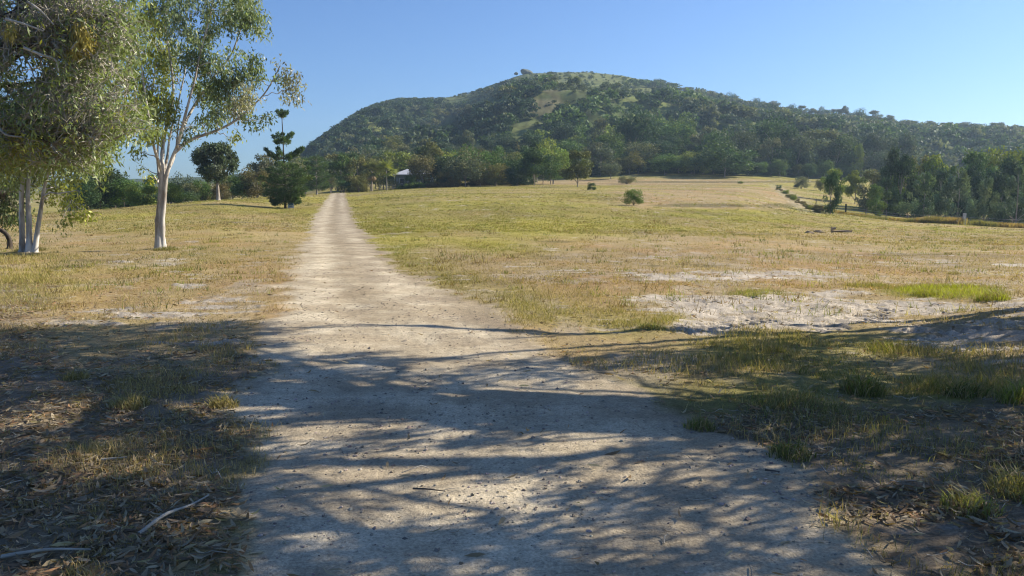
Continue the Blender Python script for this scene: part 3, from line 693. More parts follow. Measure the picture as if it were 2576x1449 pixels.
# ---------------------------------------------------------------- forest: nearest trees one by one, the far mass as one object
CLEAR = [(1430, 203, 190, 20, .94), (1320, 205, 90, 14, .9), (1180, 252, 70, 10, .8), (1130, 262, 50, 8, .6), (1440, 268, 45, 22, .7), (1368, 285, 24, 36, .8), (1348, 340, 18, 28, .75),
         (1560, 312, 50, 14, .65), (1500, 235, 110, 16, .4), (1690, 292, 34, 20, .8), (1330, 325, 34, 16, .5), (1620, 240, 60, 14, .5), (1240, 270, 60, 12, .5), (1705, 240, 34, 10, .8), (1880, 290, 30, 8, .6), (2030, 305, 40, 8, .6)]
def build_forest():
    spots = []
    pts = []
    # jittered rows across the slopes
    Y = 252.
    while Y < 745:
        sp_ = 4.5 if Y > 330 else 6.2
        if Y > 450: sp_ = 4.7
        X = -.36 * Y
        while X < .72 * Y:
            pts.append((X + random.uniform(-.5, .5) * sp_, Y + random.uniform(-.5, .5) * sp_))
            X += sp_
        Y += sp_ * .95
    P = np.array(pts); X, Y = P[:, 0], P[:, 1]; Z = height(X, Y)
    px, py = proj(X, Y, Z)
    Yr = np.interp(px, YRX, YRY)
    d = np.ones(len(P)) * .62
    for a, b, c, e, f in CLEAR:
        d *= 1 - .45 * f * np.clip(1.4 - ((px - a) / c) ** 2 - ((py - b) / e) ** 2, 0, 1)
    d *= np.where(fbm(X / 25, Y / 25, 61, 3) > .66, .55, 1)
    d *= (px > 735) * (px < 2660) * (Y < Yr + 6) * (Z > 3)
    d *= (py < 446)
    keep = rng.random(len(P)) < d
    P = P[keep]; X, Y, Z, px, py, Yr = X[keep], Y[keep], Z[keep], px[keep], py[keep], Yr[keep]
    pd = 0
    grassy = np.zeros(len(P))
    for a, b, c, e, f in CLEAR: grassy = np.maximum(grassy, f * (np.clip(1.4 - ((px - a) / c) ** 2 - ((py - b) / e) ** 2, 0, 1) > .2))
    left = ss(1400, 1250, px)
    w_ = rng.uniform(4.2, 9.5, len(P)) * lerp(1, .85, left) ; w_ = np.where(rng.random(len(P)) < .12, w_ * 1.35, w_)
    w_ = np.where(grassy > .3, w_ * rng.choice([.2, .28, .36, .6], len(P), p=[.35, .35, .22, .08]), w_)
    w_ = np.where((Y > Yr - 40) & (px < 1640), w_ * .62, w_)
    h_ = w_ * rng.uniform(.75, 1.2, len(P))
    ridge = (px > 1640) & (Y > Yr - 60)
    h_ = np.where(ridge & (rng.random(len(P)) < .5), w_ * 1.5, h_)
    h_ = np.where((Y > Yr - 22) & (px < 1640), h_ * .8, h_)
    hmax = 1.6 + (500 - np.interp(px, SX, SY) + np.interp(px, [700, 1600, 1680, 1720, 2600], [7, 5, 18, 25, 25]) * rng.uniform(.4, 1.1, len(P))) / F * Y - Z
    h_ = np.minimum(h_, hmax + .3); ok = h_ > .7; w_ = np.minimum(w_, np.maximum(h_, .8) * 1.7)
    P, X, Y, Z, px, py, Yr, grassy, left, w_, h_, ridge = [q[ok] for q in (P, X, Y, Z, px, py, Yr, grassy, left, w_, h_, ridge)]
    tones = []
    for i in range(len(P)):
        r_ = random.random()
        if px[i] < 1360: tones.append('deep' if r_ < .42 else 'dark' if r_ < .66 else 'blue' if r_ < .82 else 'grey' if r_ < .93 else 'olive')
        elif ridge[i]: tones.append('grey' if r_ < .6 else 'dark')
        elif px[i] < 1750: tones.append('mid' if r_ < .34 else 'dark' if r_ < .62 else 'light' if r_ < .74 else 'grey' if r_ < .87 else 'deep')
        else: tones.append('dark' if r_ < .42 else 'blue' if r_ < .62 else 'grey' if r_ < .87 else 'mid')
    size = w_ / Y
    # individuals: the ones in the first rows and along the skyline
    first = np.argsort(Y)[:130]
    sky_i = []
    tops = [(1659, 204, 32), (1700, 226, 34), (1731, 219, 44), (1760, 229, 40), (1784, 227, 44), (1812, 236, 34), (1834, 231, 40), (1862, 247, 36), (1885, 252, 36), (1907, 244, 36), (1930, 256, 34), (1948, 251, 38), (1986, 260, 44), (2016, 263, 34),
            (2045, 270, 36), (2073, 265, 34), (2100, 272, 38), (2124, 263, 32), (2158, 270, 48), (2195, 275, 46), (2235, 287, 46), (2268, 299, 38), (2301, 301, 44), (2338, 301, 34), (2362, 315, 34), (2385, 305, 44), (2432, 304, 56), (2475, 309, 46), (2512, 305, 52), (2560, 318, 44)]
    ordn = ['first', 'second', 'third', 'fourth', 'fifth', 'sixth', 'seventh', 'eighth', 'ninth', 'tenth', 'eleventh', 'twelfth', 'thirteenth', 'fourteenth', 'fifteenth', 'sixteenth', 'seventeenth', 'eighteenth', 'nineteenth', 'twentieth',
            'twenty-first', 'twenty-second', 'twenty-third', 'twenty-fourth', 'twenty-fifth', 'twenty-sixth', 'twenty-seventh', 'twenty-eighth', 'twenty-ninth', 'thirtieth']
    for i, (a, b, w0) in enumerate(tops):
        Yq = np.interp(a, YRX, YRY) - 6 - (i % 3) * 5
        Xq = at(a, b, Yq)[0]; zq = gz(Xq, Yq)[0]; hq = at(a, b, Yq)[2] - zq
        place_tree('round' if i % 3 == 0 else 'gum', Xq, Yq, zq - .3, w0 * Yq / F * 1.15, max(hq, 6), 'grey' if i % 3 else 'dark', 'ridge_tree', 'open-crowned gum on the right-hand skyline, %s counted from the bare summit' % ordn[i], 'trees along the right ridge', tr_scale=.8)
    ind = set(first.tolist())
    tn = {'deep': 'very dark green', 'dark': 'dark green', 'blue': 'bluish green', 'grey': 'grey-green', 'olive': 'olive', 'mid': 'fresh green', 'light': 'light yellow-green'}
    zones = [(890, 'above the road end'), (985, 'above the fan palms'), (1060, 'above the house'), (1200, 'above the grey tree with bare limbs'), (1400, 'above the short pale trunk'), (1530, 'above the lone slender gum'),
             (1700, 'behind the pale low shrub'), (1900, 'behind the great dome tree'), (2110, 'around the giant gum'), (2350, 'behind the left half of the grove'), (9999, 'behind the right half of the grove')]
    flab, tally = {}, {}
    for i in sorted(ind, key=lambda i: px[i]):
        zn = next(z_ for lim_, z_ in zones if px[i] < lim_)
        k_ = (zn, tones[i]); tally[k_] = tally.get(k_, 0) + 1
        flab[i] = '%s forest tree %s' % (tn[tones[i]], zn) + (', %s of its colour' % ORD[min(tally[k_] - 1, 19)])
    for i in sorted(ind):
        sk = i in sky_i
        kind = 'gum' if (tones[i] == 'grey' or sk) else ('round' if random.random() < .8 else 'tall')
        if sk:
            place_tree('gum', X[i], Y[i], Z[i] - .3, max(w_[i], 6), max(h_[i], 8), tones[i], 'ridge_tree', '%s open-crowned gum on the right ridge, showing against the sky' % tn[tones[i]], 'trees along the right ridge')
        else:
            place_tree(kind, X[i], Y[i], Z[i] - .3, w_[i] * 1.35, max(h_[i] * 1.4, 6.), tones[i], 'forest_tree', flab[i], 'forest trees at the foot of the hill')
    rest = [i for i in range(len(P)) if i not in ind]
    lo = [proto_arrays(s) for s in range(6)]
    Vs, Fs, Cs, n = [], [], [], 0
    for i in rest:
        V, c = lo[i % 6]
        a = random.uniform(0, 6.28); ca, sa = math.cos(a), math.sin(a)
        q = V * np.array([w_[i] * 1.12, w_[i] * 1.12, h_[i]])
        q = np.stack([q[:, 0] * ca - q[:, 1] * sa + X[i], q[:, 0] * sa + q[:, 1] * ca + Y[i], q[:, 2] + Z[i] - .5], 1)
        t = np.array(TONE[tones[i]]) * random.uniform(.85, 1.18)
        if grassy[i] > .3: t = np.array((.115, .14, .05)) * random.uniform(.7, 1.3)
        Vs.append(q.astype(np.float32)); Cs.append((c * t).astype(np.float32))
    V = np.concatenate(Vs); Cc = np.concatenate(Cs)
    Fq = np.arange(len(V)).reshape(-1, 4)
    me = mesh_np('hill_forest', V, [Fq], {'Col': Cc})
    o = link('hill_forest', me, M_FAR, None, kind='stuff', label='dense forest covering the slopes of the hill', category='forest')
    print('forest mass trees', len(rest), 'individuals', len(ind), 'quads', len(Fq))
def proto_arrays(s):
    r = np.random.default_rng(500 + s); Ps, Cs, Ns = [], [], []
    for i in range(9):
        a = r.uniform(0, 2 * PI); e = np.arcsin(r.uniform(-.2, 1)); q = r.uniform(.4, 1)
        c = np.array([math.cos(a) * math.cos(e) * .34 * q, math.sin(a) * math.cos(e) * .34 * q, .52 + math.sin(e) * .3 * q])
        k = 19; u = unit(r.normal(size=(k, 3)) + np.array([0, 0, .3])); rad = r.uniform(.13, .22)
        Ps.append(c + u * rad); t = r.uniform(.75, 1.25); Cs.append(np.repeat(t * r.uniform(.8, 1.2, (k, 1)), 3, 1)); Ns.append(u + r.normal(size=(k, 3)) * .4)
    P = np.concatenate(Ps); n = len(P)
    V, _ = cards(P, r.normal(size=(n, 3)), np.concatenate(Ns), r.uniform(.11, .2, n), r.uniform(.09, .15, n))
    return V, np.repeat(np.concatenate(Cs), 4, 0)
build_forest()

# ---------------------------------------------------------------- big pale gum left of the road
GUMC = [(.21, .26, .15), (.165, .215, .125), (.37, .39, .08), (.28, .31, .09), (.27, .27, .20)]
Yg = 25.0
def P2(l, Y): return [at(a, b, Y + (c if len(t_) > 2 else 0)) if False else at(a, b, Y + (t_[2] if len(t_) > 2 else 0)) for t_ in l for (a, b, c) in [(t_[0], t_[1], 0)]]
gb = at(401, 625, Yg); gb[2] = gz(gb[0], gb[1])[0] - .03
gum_stems = [
 ([gb, *P2([(399, 560), (404, 500), (407, 440), (408, 400), (412, 350, .2), (424, 300, .4), (436, 240, .5), (430, 160, .6), (415, 60, .6), (410, -20, .6)], Yg)], .125, .025),
 ([gb + np.array([.10, .03, 0]), *P2([(408, 560), (413, 500), (417, 450), (430, 405), (446, 368), (458, 320, -.2), (474, 260, -.3), (490, 200, -.3), (500, 150, -.2), (515, 90), (535, 10), (545, -50)], Yg)], .095, .02),
 (P2([(440, 382), (480, 352, .2), (540, 330, .4), (590, 305, .5), (640, 262, .6), (668, 232, .6), (690, 195, .6), (705, 165, .6)], Yg), .06, .018),
 (P2([(452, 350), (470, 300, .8), (505, 240, 1.2), (540, 190, 1.4), (580, 140, 1.4), (610, 60, 1.2), (635, -10, 1.)], Yg), .06, .02),
 (P2([(407, 430), (392, 385, -.4), (380, 340, -.7), (372, 280, -.9), (360, 200, -1.), (350, 120, -1.)], Yg), .06, .02),
 (P2([(418, 440), (440, 390, .3), (446, 340, .4), (452, 290, .5)], Yg), .05, .02),
 (P2([(406, 455), (420, 400, .4), (428, 340, .7), (450, 250, 1.), (470, 150, 1.2), (470, 60, 1.2)], Yg), .055, .015),
 (P2([(402, 450), (396, 400, .3), (398, 330, .5), (384, 250, .7), (392, 150, .8), (385, 40, .8)], Yg), .05, .015),
]
gc = []
def addc(l, Y, dY=1.2, pi=None, wz=1.):
    for t_ in l:
        a, b, r, p = t_[:4]
        y = Y + (t_[4] if len(t_) > 4 else random.uniform(-dY, dY))
        rr = r / F * Y
        gc_.append((at(a, b, y), (rr, rr * 1.1, rr * wz), p))
gc_ = []
addc([(360, 150, 42, 2), (405, 115, 40, 2), (330, 190, 34, 3), (385, 215, 45, 2), (425, 255, 42, 3), (400, 290, 36, 3), (445, 300, 34, 1), (370, 285, 34, 3),
      (360, 330, 26, 1), (362, 425, 14, 2), (385, 447, 12, 2), (480, 318, 30, 1), (505, 300, 26, 1), (355, 240, 36, 3), (440, 195, 34, 3), (400, 165, 40, 3), (380, 60, 46, 3), (430, 20, 44, 1), (350, 20, 40, 3),
      (455, 70, 44, 0), (490, 20, 40, 0), (520, 90, 44, 1), (505, 145, 40, 0), (560, 30, 46, 0), (610, 15, 38, 0), (640, 45, 34, 0), (655, 75, 22, 0), (600, 60, 36, 1), (560, -20, 40, 0), (620, -20, 40, 0),
      (540, 185, 44, 1), (580, 150, 38, 0), (525, 235, 40, 0), (565, 230, 40, 1), (600, 195, 40, 0), (635, 165, 26, 0), (645, 195, 22, 1), (615, 240, 34, 4), (580, 270, 32, 4), (545, 285, 28, 0), (608, 275, 20, 4),
      (540, 310, 18, 1), (640, 140, 18, 1), (475, 150, 30, 1), (480, 220, 30, 3), (440, 140, 36, 0), (520, -40, 40, 0), (455, -30, 50, 0), (470, 350, 16, 1), (510, 350, 12, 0), (390, 340, 26, 3), (430, 335, 26, 1), (345, 380, 14, 1)], Yg, 1.3)
addc([(705, 165, 20, 4, .6), (725, 190, 24, 4, .6), (740, 225, 22, 4, .7), (748, 258, 12, 4, .7), (700, 195, 20, 0, .5), (718, 250, 10, 4, .5), (655, 300, 24, 1, .6), (625, 298, 20, 1, .5), (680, 292, 14, 1, .6), (590, 350, 12, 2, .6), (600, 340, 8, 3, .6)], Yg, 0)
near_tree('gum_tree', 'big pale-trunked gum with drooping grey-green leaves beside the dirt track', gb, gum_stems, gc_, M_WHITEBARK, M_GUM, GUMC, tips=135, per=12, ll=(.10, .17), lw=.044, droop=.9, twigfrac=.4, spread=.10)

# ---------------------------------------------------------------- white-trunked clump at the left edge
Yp = 24.0
pb = at(72, 627, Yp); pb[2] = gz(pb[0], pb[1])[0] - .03
PAL2 = [(.19, .21, .085), (.26, .28, .07), (.36, .38, .07), (.14, .16, .07), (.30, .24, .09)]
gc_ = []
addc([(60, 400, 46, 0), (110, 385, 44, 0), (150, 400, 40, 1), (190, 440, 30, 1), (205, 480, 24, 2), (180, 505, 24, 2), (150, 470, 30, 1), (120, 500, 20, 1), (215, 540, 18, 2), (190, 548, 14, 2), (170, 540, 14, 1), (160, 562, 8, 0), (235, 540, 8, 2),
      (70, 460, 30, 0), (40, 440, 34, 0), (90, 330, 50, 3), (150, 330, 44, 0), (210, 350, 44, 1), (250, 330, 36, 3), (280, 300, 34, 0), (40, 340, 48, 3), (210, 410, 28, 1), (100, 440, 34, 3), (250, 380, 24, 1), (10, 380, 40, 0), (20, 300, 44, 3)], Yp, 1.4)
near_tree('paperbark_tree', 'clump of three pale trunks with low bright green drooping leaves at the left edge', pb,
 [([pb + np.array([-.20, .05, 0]), *P2([(55, 560), (54, 500), (58, 430), (60, 350, .3), (50, 250, .5)], Yp)], .10, .04),
  ([pb + np.array([.04, -.05, 0]), *P2([(73, 560), (70, 500), (73, 440), (78, 380), (95, 300, .3), (120, 220, .5)], Yp)], .10, .03),
  ([pb + np.array([.18, -.02, 0]), *P2([(95, 575), (104, 520), (112, 470), (125, 420, -.3), (150, 350, -.5), (180, 300, -.6)], Yp)], .085, .03)],
 gc_, M_WHITEBARK, M_GUM, PAL2, tips=130, per=11, ll=(.10, .17), lw=.05, droop=.7, spread=.1, twigfrac=.5)

# dark curved stem and its green bush at the far left
Yc_ = 25.5
cb = at(24, 624, Yc_); cb[2] = gz(cb[0], cb[1])[0] - .03
gc_ = []
addc([(30, 490, 40, 0), (-10, 500, 50, 0), (50, 540, 26, 1), (15, 550, 34, 0), (-40, 440, 60, 0), (20, 440, 40, 1), (-60, 540, 50, 0)], Yc_ + .8, 1.)
near_tree('small_tree', 'small dark green tree with a curved black stem at the left picture edge', cb,
 [([cb, *P2([(24, 605), (12, 585), (-8, 572), (-30, 540), (-50, 480)], Yc_)], .09, .05)], gc_, M_DARKBARK, M_GUM, [(.07, .10, .04), (.10, .14, .05)], tips=110, per=10, lw=.05, spread=.1)

# ---------------------------------------------------------------- twiggy tree filling the top left corner
Yt = 18.0
tb = np.array([at(-330, 700, Yt)[0], Yt, 0.]); tb[2] = gz(tb[0], tb[1])[0] - .03
root = thing('twiggy_tree', 'half bare tree with a tangle of grey twigs filling the top left corner', 'tree', tb)
T = Tubes()
main = [np.array(tb)] + P2([(-320, 500), (-290, 380), (-240, 250), (-180, 140), (-100, 40)], Yt)
T.add(smooth_path(np.array(main) - tb, 22), np.linspace(.24, .10, 22), 10)
limbs = [P2(l, Yt) for l in (
 [(-250, 270), (-120, 170, -.5), (0, 55, -.6), (60, 0, -.6), (110, -50, -.5)],
 [(-270, 320), (-140, 290, .3), (0, 275, .4), (120, 268, .5), (240, 262, .6), (330, 262, .7)],
 [(-280, 360), (-150, 370, -.3), (-20, 350, -.4), (90, 300, -.3), (180, 240, .2)],
 [(-240, 250), (-100, 220, .8), (30, 150, 1.1), (120, 60, 1.4), (200, -20, 1.6)],
 [(-200, 180), (-60, 130, -1), (80, 110, -1.2), (200, 70, -1.2), (300, 20, -1.)],
 [(-260, 300), (-100, 240, 1.2), (60, 210, 1.4), (190, 190, 1.5), (300, 150, 1.4)],
 [(-290, 400), (-160, 430, .6), (-40, 420, .7), (80, 380, .8), (180, 340, .9), (280, 340, .9)],
 [(-180, 140), (-40, 20, .4), (90, -60, .5)],
 [(-270, 330), (-60, 330, -1.2), (100, 345, -1.5), (220, 350, -1.4)])]
dark_T = Tubes()
nod = []
for i, L_ in enumerate(limbs):
    pp = smooth_path(np.array(L_) - tb, 16) + 0
    pp[1:-1] += rng.normal(size=(14, 3)) * .05
    dark_T.add(pp, np.linspace(.085, .016, 16), 6)
    nod += [(*p, 1 - k / 16) for k, p in enumerate(pp) if k > 3]
nod = np.array(nod)
link('trunk', T.mesh('trunk'), M_DARKBARK, root)
link('limb', dark_T.mesh('limb'), M_DARKBARK, root)
TW = Tubes(); tips_ = []
tw_t = []
k = 0
while k < 2300:
    px_, py_ = random.uniform(-60, 345), random.uniform(-70, 420)
    lim = 345 - max(0, py_ - 330) * 1.1 - max(0, 60 - py_) * .6
    if px_ > lim or py_ > 430 + .1 * (100 - px_): continue
    if fbm(px_ / 50, py_ / 50, 71, 3) < .44: continue
    t = at(px_, py_, Yt + random.uniform(-1.9, 1.9)) - tb
    a = nod[np.argmin(np.linalg.norm(nod[:, :3] - t - np.array([-.5, 0, -.1]), axis=1) + .2 * rng.random(len(nod)))]
    d = t - a[:3]; L_ = np.linalg.norm(d)
    mx_ = random.choice([1.3, 1.7, 2.4])
    if L_ > mx_: t = a[:3] + d / L_ * mx_ * random.uniform(.7, 1)
    c_ = curve(a[:3], t, 6, wob=.06, up=random.uniform(-.06, .14))
    TW.add(c_, np.linspace(.020, .007, 6) * random.choice([.7, .8, 1, 1.3]), 3)
    for q in range(3):
        s_ = c_[random.randint(2, 5)]
        e_ = s_ + unit(d + rng.normal(size=3) * .9 * L_) * random.uniform(.15, .5)
        cc_ = curve(s_, e_, 4, wob=.10, up=.05)
        TW.add(cc_, np.linspace(.010, .004, 4), 3)
        tips_.append((e_, px_, py_))
    k += 1
link('twigs', TW.mesh('twigs'), M_TWIG, root)
P = []; Cc = []
for e_, a, b in tips_:
    dens = fbm(a / 45, b / 45, 81, 3)
    n_ = 4 if dens > .47 else 1
    if b > 260: n_ += 3
    if a > 260: n_ += 2
    yy = vn(a / 40, b / 40, 83)
    col = np.array((.34, .35, .08)) if yy > .78 else np.array((.20, .25, .105))
    for q in range(n_):
        P.append(e_ + rng.normal(size=3) * .10); Cc.append(col * random.uniform(.6, 1.4))
P = np.array(P); m = len(P)
V, Fq = cards(P, rng.normal(size=(m, 3)) * .7 + np.array([0, 0, -.6]), rng.normal(size=(m, 3)), rng.uniform(.10, .19, m), rng.uniform(.028, .05, m))
link('crown', mesh_np('crown', V, [Fq], {'Col': np.repeat(np.array(Cc), 4, 0)}), M_GUM, root)
# two bleached limbs and the yellow mistletoe hanging in it
for l in ([(70, 5, -1.9), (100, 25, -1.95), (135, 62, -2.)], [(0, 325, -1.9), (18, 340, -2.), (55, 345, -2.)], [(15, 48, -1.8), (60, 60, -1.9), (110, 78, -1.9)], [(180, 125, -1.8), (195, 105, -1.8), (225, 82, -1.7)], [(60, 120, -1.9), (110, 140, -1.9), (140, 150, -1.9), (148, 185, -1.9)]):
    BL = Tubes(); BL.add(smooth_path(np.array(P2(l, Yt)) - tb, 8), np.linspace(.032, .012, 8), 5); link('bleached_limb', BL.mesh('bleached_limb'), M_TWIG, root)

Pm = []
for a, b, rx, ry, n_ in ((205, 75, 20, 24, 700), (218, 100, 14, 22, 500), (185, 118, 16, 20, 300), (28, 78, 14, 18, 260)):
    for q in range(n_):
        Pm.append(at(a + random.gauss(0, rx * .6), b + random.gauss(0, ry * .6), Yt - 1.6 + random.gauss(0, .2)))
Pm = np.array(Pm); m = len(Pm); mb = Pm.mean(0)
mo = thing('mistletoe', 'yellow mistletoe clump hanging among the grey twigs in the top left corner', 'plant', mb)
V, Fq = cards(Pm - mb, rng.normal(size=(m, 3)) * .35 + np.array([0, 0, -1]), rng.normal(size=(m, 3)), rng.uniform(.10, .2, m), rng.uniform(.015, .03, m))
link('leaves', mesh_np('leaves', V, [Fq], {'Col': np.repeat(np.array([[.46, .38, .11]]) * rng.uniform(.6, 1.25, (m, 1)), 4, 0)}), M_GUM, mo)

# ---------------------------------------------------------------- mop-headed tree on the crest
Ym = 100.
mb_ = at(549, 497, Ym); mb_[2] = gz(mb_[0], mb_[1])[0] - .05
gc_ = []
for i in range(46):
    a = random.uniform(0, 2 * PI); r_ = math.sqrt(random.random()); cx = 543 + math.cos(a) * 50 * r_; cy = 408 + math.sin(a) * 42 * r_
    gc_.append((at(cx, cy, Ym + random.uniform(-1, 1) * 2.6 * math.sqrt(max(0, 1 - r_ * r_))), random.uniform(.5, .72), random.choice([0, 0, 1])))
near_tree('mop_headed_tree', 'mop-headed round tree on a pale stem standing on the grassy crest', mb_,
 [([mb_, *P2([(548, 480), (547, 460), (545, 430), (540, 400)], Ym)], .24, .12)], gc_, M_FARBARK, M_FAR, [(.085, .115, .065), (.13, .15, .10)], tips=75, per=9, ll=(.2, .36), lw=.16, droop=.2, twigfrac=.15, twig=.02, limb_r=.08, spread=.16)

# ---------------------------------------------------------------- layered young pine with the sign
def layered_pine(px, py, Y, top, tiers, label, mass=None, w0=.11):
    b = at(px, py, Y); b[2] = gz(b[0], b[1])[0] - .04
    ztop = at(px, top, Y)[2]
    root = thing('layered_pine', label, 'tree', b)
    T = Tubes(); xt = at(tiers[0][0], tiers[0][1], Y)
    st = smooth_path([np.zeros(3), [.0, 0, (ztop - b[2]) * .5], [xt[0] - b[0], 0, ztop - b[2]]], 12)
    T.add(st, np.linspace(w0, .03, 12) * np.array([1.3] + [1] * 11), 8)
    link('trunk', T.mesh('trunk'), M_DARKBARK if mass else M_FARBARK, root)
    B = Tubes(); PP, DD, CC = [], [], []
    for cx, cy, brs in tiers:
        o = at(cx, cy, Y) - b; o[0] = np.interp(o[2], st[:, 2], st[:, 0])
        for (ex, ey, dy, th) in brs:
            e = at(ex, ey, Y + dy) - b
            c_ = smooth_path([o, o + (e - o) * .5 + np.array([0, 0, -.12 * np.linalg.norm(e - o)]), e], 8)
            B.add(c_, np.linspace(.035, .012, 8), 4)
            L_ = np.linalg.norm(e - o); k_ = int((230 if th < .37 else 75) * L_ * (th / .35))
            t = rng.random(k_) ** .6; t = .25 + .8 * t
            i_ = np.clip(t * 7, 0, 6.99).astype(int); f_ = (t * 7 - i_)[:, None]; f_ = np.clip(f_, 0, 1)
            p = c_[i_] * (1 - f_) + c_[np.minimum(i_ + 1, 7)] * f_
            ax = unit(e - o)
            off = unit(rng.normal(size=(k_, 3))) * th * rng.random((k_, 1)) ** .4 * (.5 + .5 * np.sin(np.clip(t, 0, 1) * PI))[:, None] * np.array([1, 1, .75])
            PP.append(p + off); DD.append(ax * .7 + unit(off) * .8 + np.array([0, 0, .5]) + rng.normal(size=(k_, 3)) * .35)
            g_ = np.array([.085, .13, .065]) if not (ey > 405 and dy > 0) else np.array([.11, .15, .06])
            CC.append(g_ * rng.uniform(.6, 1.45, (k_, 1)) * random.uniform(.8, 1.2))
    link('branches', B.mesh('branches'), M_FARBARK, root)
    P = np.concatenate(PP); m = len(P)
    V, Fq = cards(P, np.concatenate(DD), rng.normal(size=(m, 3)), rng.uniform(.16, .32, m), rng.uniform(.05, .10, m))
    link('crown', mesh_np('crown', V, [Fq], {'Col': np.repeat(np.concatenate(CC), 4, 0)}), M_FAR, root)
    return b
tiers = [(709, 297, [(697, 280, -.3, .22), (722, 281, .2, .22), (709, 279, .4, .2), (703, 284, .9, .2), (716, 284, -.9, .2), (709, 287, -.6, .25)]),
 (711, 360, [(688, 343, -.3, .26), (700, 338, .6, .28), (711, 338, .1, .26), (725, 342, .5, .28), (734, 336, -.3, .28), (694, 356, -1., .28), (726, 356, 1., .3), (712, 350, -1., .3)]),
 (713, 398, [(668, 376, -.4, .24), (678, 388, .4, .3), (699, 374, .3, .32), (702, 384, -.6, .3), (733, 388, -.3, .32), (748, 380, .2, .34), (760, 374, .2, .34), (690, 394, 1.2, .3), (728, 396, -1.2, .3)])]
for yy, wl, wr in ((418, 26, 32), (432, 50, 56), (446, 56, 60), (460, 52, 58), (474, 50, 56), (488, 44, 52), (500, 30, 44)):
    brs = []
    for q in range(10):
        an = q * 2 * PI / 10 + random.uniform(-.3, .3); ex = 716 + (wr if math.cos(an) > 0 else wl) * math.cos(an) * random.uniform(.62, 1.16)
        brs.append((ex, yy + random.uniform(-9, 7), math.sin(an) * 2.1, random.uniform(.37, .46)))
    tiers.append((716, yy + 4, brs))
tiers.append((718, 500, [(690, 513, -.5, .3), (684, 506, .4, .26), (752, 508, -.4, .3), (746, 500, -1.2, .34), (735, 512, .3, .2)]))
pineb = layered_pine(718, 528, 81., 279, tiers, 'young pine with bare stem between tufted whorls, dense skirt, beside the small sign', True)
t2 = []
for yy, w_ in ((398, 16), (412, 26), (424, 20), (438, 32), (450, 28), (462, 34), (470, 26)):
    t2.append((797, yy + 5, [(797 + w_ * math.cos(q), yy + random.uniform(-4, 4), 1.8 * math.sin(q), .5) for q in np.linspace(0, 5.6, 9)]))
layered_pine(797, 484, 142., 392, t2, 'second layered pine with green shelves, right of the young pine by the sign', None, .16)

# ---------------------------------------------------------------- box shaped helper
def boxes(L, bevel=0.0):
    """L: (cx,cy,cz,sx,sy,sz[,rotz[,rotx]]) joined into one mesh"""
    V, Fq, n = [], [], 0
    u = np.array([[x, y, z] for x in (-.5, .5) for y in (-.5, .5) for z in (-.5, .5)])
    fs = np.array([[0, 1, 3, 2], [4, 6, 7, 5], [0, 4, 5, 1], [2, 3, 7, 6], [0, 2, 6, 4], [1, 5, 7, 3]])
    for b in L:
        v = u * np.array(b[3:6])
        rx = b[7] if len(b) > 7 else 0; rz = b[6] if len(b) > 6 else 0
        v = v @ np.array([[1, 0, 0], [0, math.cos(rx), math.sin(rx)], [0, -math.sin(rx), math.cos(rx)]])
        v = v @ np.array([[math.cos(rz), math.sin(rz), 0], [-math.sin(rz), math.cos(rz), 0], [0, 0, 1]])
        V.append(v + np.array(b[:3])); Fq.append(fs + n); n += 8
    return mesh_np('box', np.concatenate(V), [np.concatenate(Fq)])
def bevel_obj(o, w_=.01):
    m_ = o.modifiers.new('bevel', 'BEVEL'); m_.width = w_; m_.segments = 2

# sign at the foot of the pine
sgb = at(732, 530, 80.5); sgb[2] = gz(sgb[0], sgb[1])[0]
sg = thing('notice_board', 'small leaning blue and white notice board at the foot of the young pine', 'sign', sgb, rz=-.12)
M_WHITE = plain_mat('white_paint', (.62, .64, .64), .5, 20, .1)
M_BLUE = plain_mat('blue_paint', (.10, .19, .30), .4, 14, .3)
M_TEAL = plain_mat('green_paint', (.05, .16, .12), .4, 14, .3)
M_METAL = plain_mat('grey_metal', (.30, .31, .31), .45, 10, .25, .6)
link('post', boxes([(-.27, .03, .18, .04, .04, .56)]), M_METAL, sg)
link('post', boxes([(.27, .03, .18, .04, .04, .56)]), M_METAL, sg)
pn = link('panel', boxes([(0, 0, .48, .66, .03, .84)]), M_WHITE, sg); bevel_obj(pn, .006)
link('blue_field', boxes([(.02, -.019, .56, .46, .008, .46)]), M_BLUE, pn)
link('green_strip', boxes([(.255, -.018, .62, .07, .007, .36)]), M_TEAL, pn)
link('text_blocks', boxes([(-.04, -.019, .25, .34, .008, .05), (.03, -.019, .17, .40, .008, .04), (.06, -.026, .47, .16, .008, .04)]), plain_mat('dark_ink', (.06, .08, .11), .5), pn)

# ---------------------------------------------------------------- house among the trees
Yh = 186.; hx = at(1044, 450, Yh)[0]; hz = gz(hx, Yh)[0]
hb = thing('house', 'low grey-blue house with pale metal hip roof half hidden between the trees', 'house', (hx, Yh, hz), rz=.12)
M_WALL = plain_mat('weatherboard', (.17, .21, .235), .7, 3, .12)
M_ROOF = plain_mat('pale_metal_roof', (.50, .50, .51), .38, 4, .08, .2)
M_GLASS = plain_mat('dark_glass', (.03, .04, .05), .12, 3, .1)
eave = at(1000, 440, Yh)[2] - hz; ridge_ = at(1000, 425.5, Yh)[2] - hz
link('wall', boxes([(0, 0, eave / 2 - .1, 8.6, 6.4, eave + .1)]), M_WALL, hb)
rv = np.array([[-5, -4, eave], [5, -4, eave], [5, 4, eave], [-5, 4, eave], [-1.8, 0, ridge_], [1.8, 0, ridge_], [-5, -4, eave - .14], [5, -4, eave - .14], [5, 4, eave - .14], [-5, 4, eave - .14]])
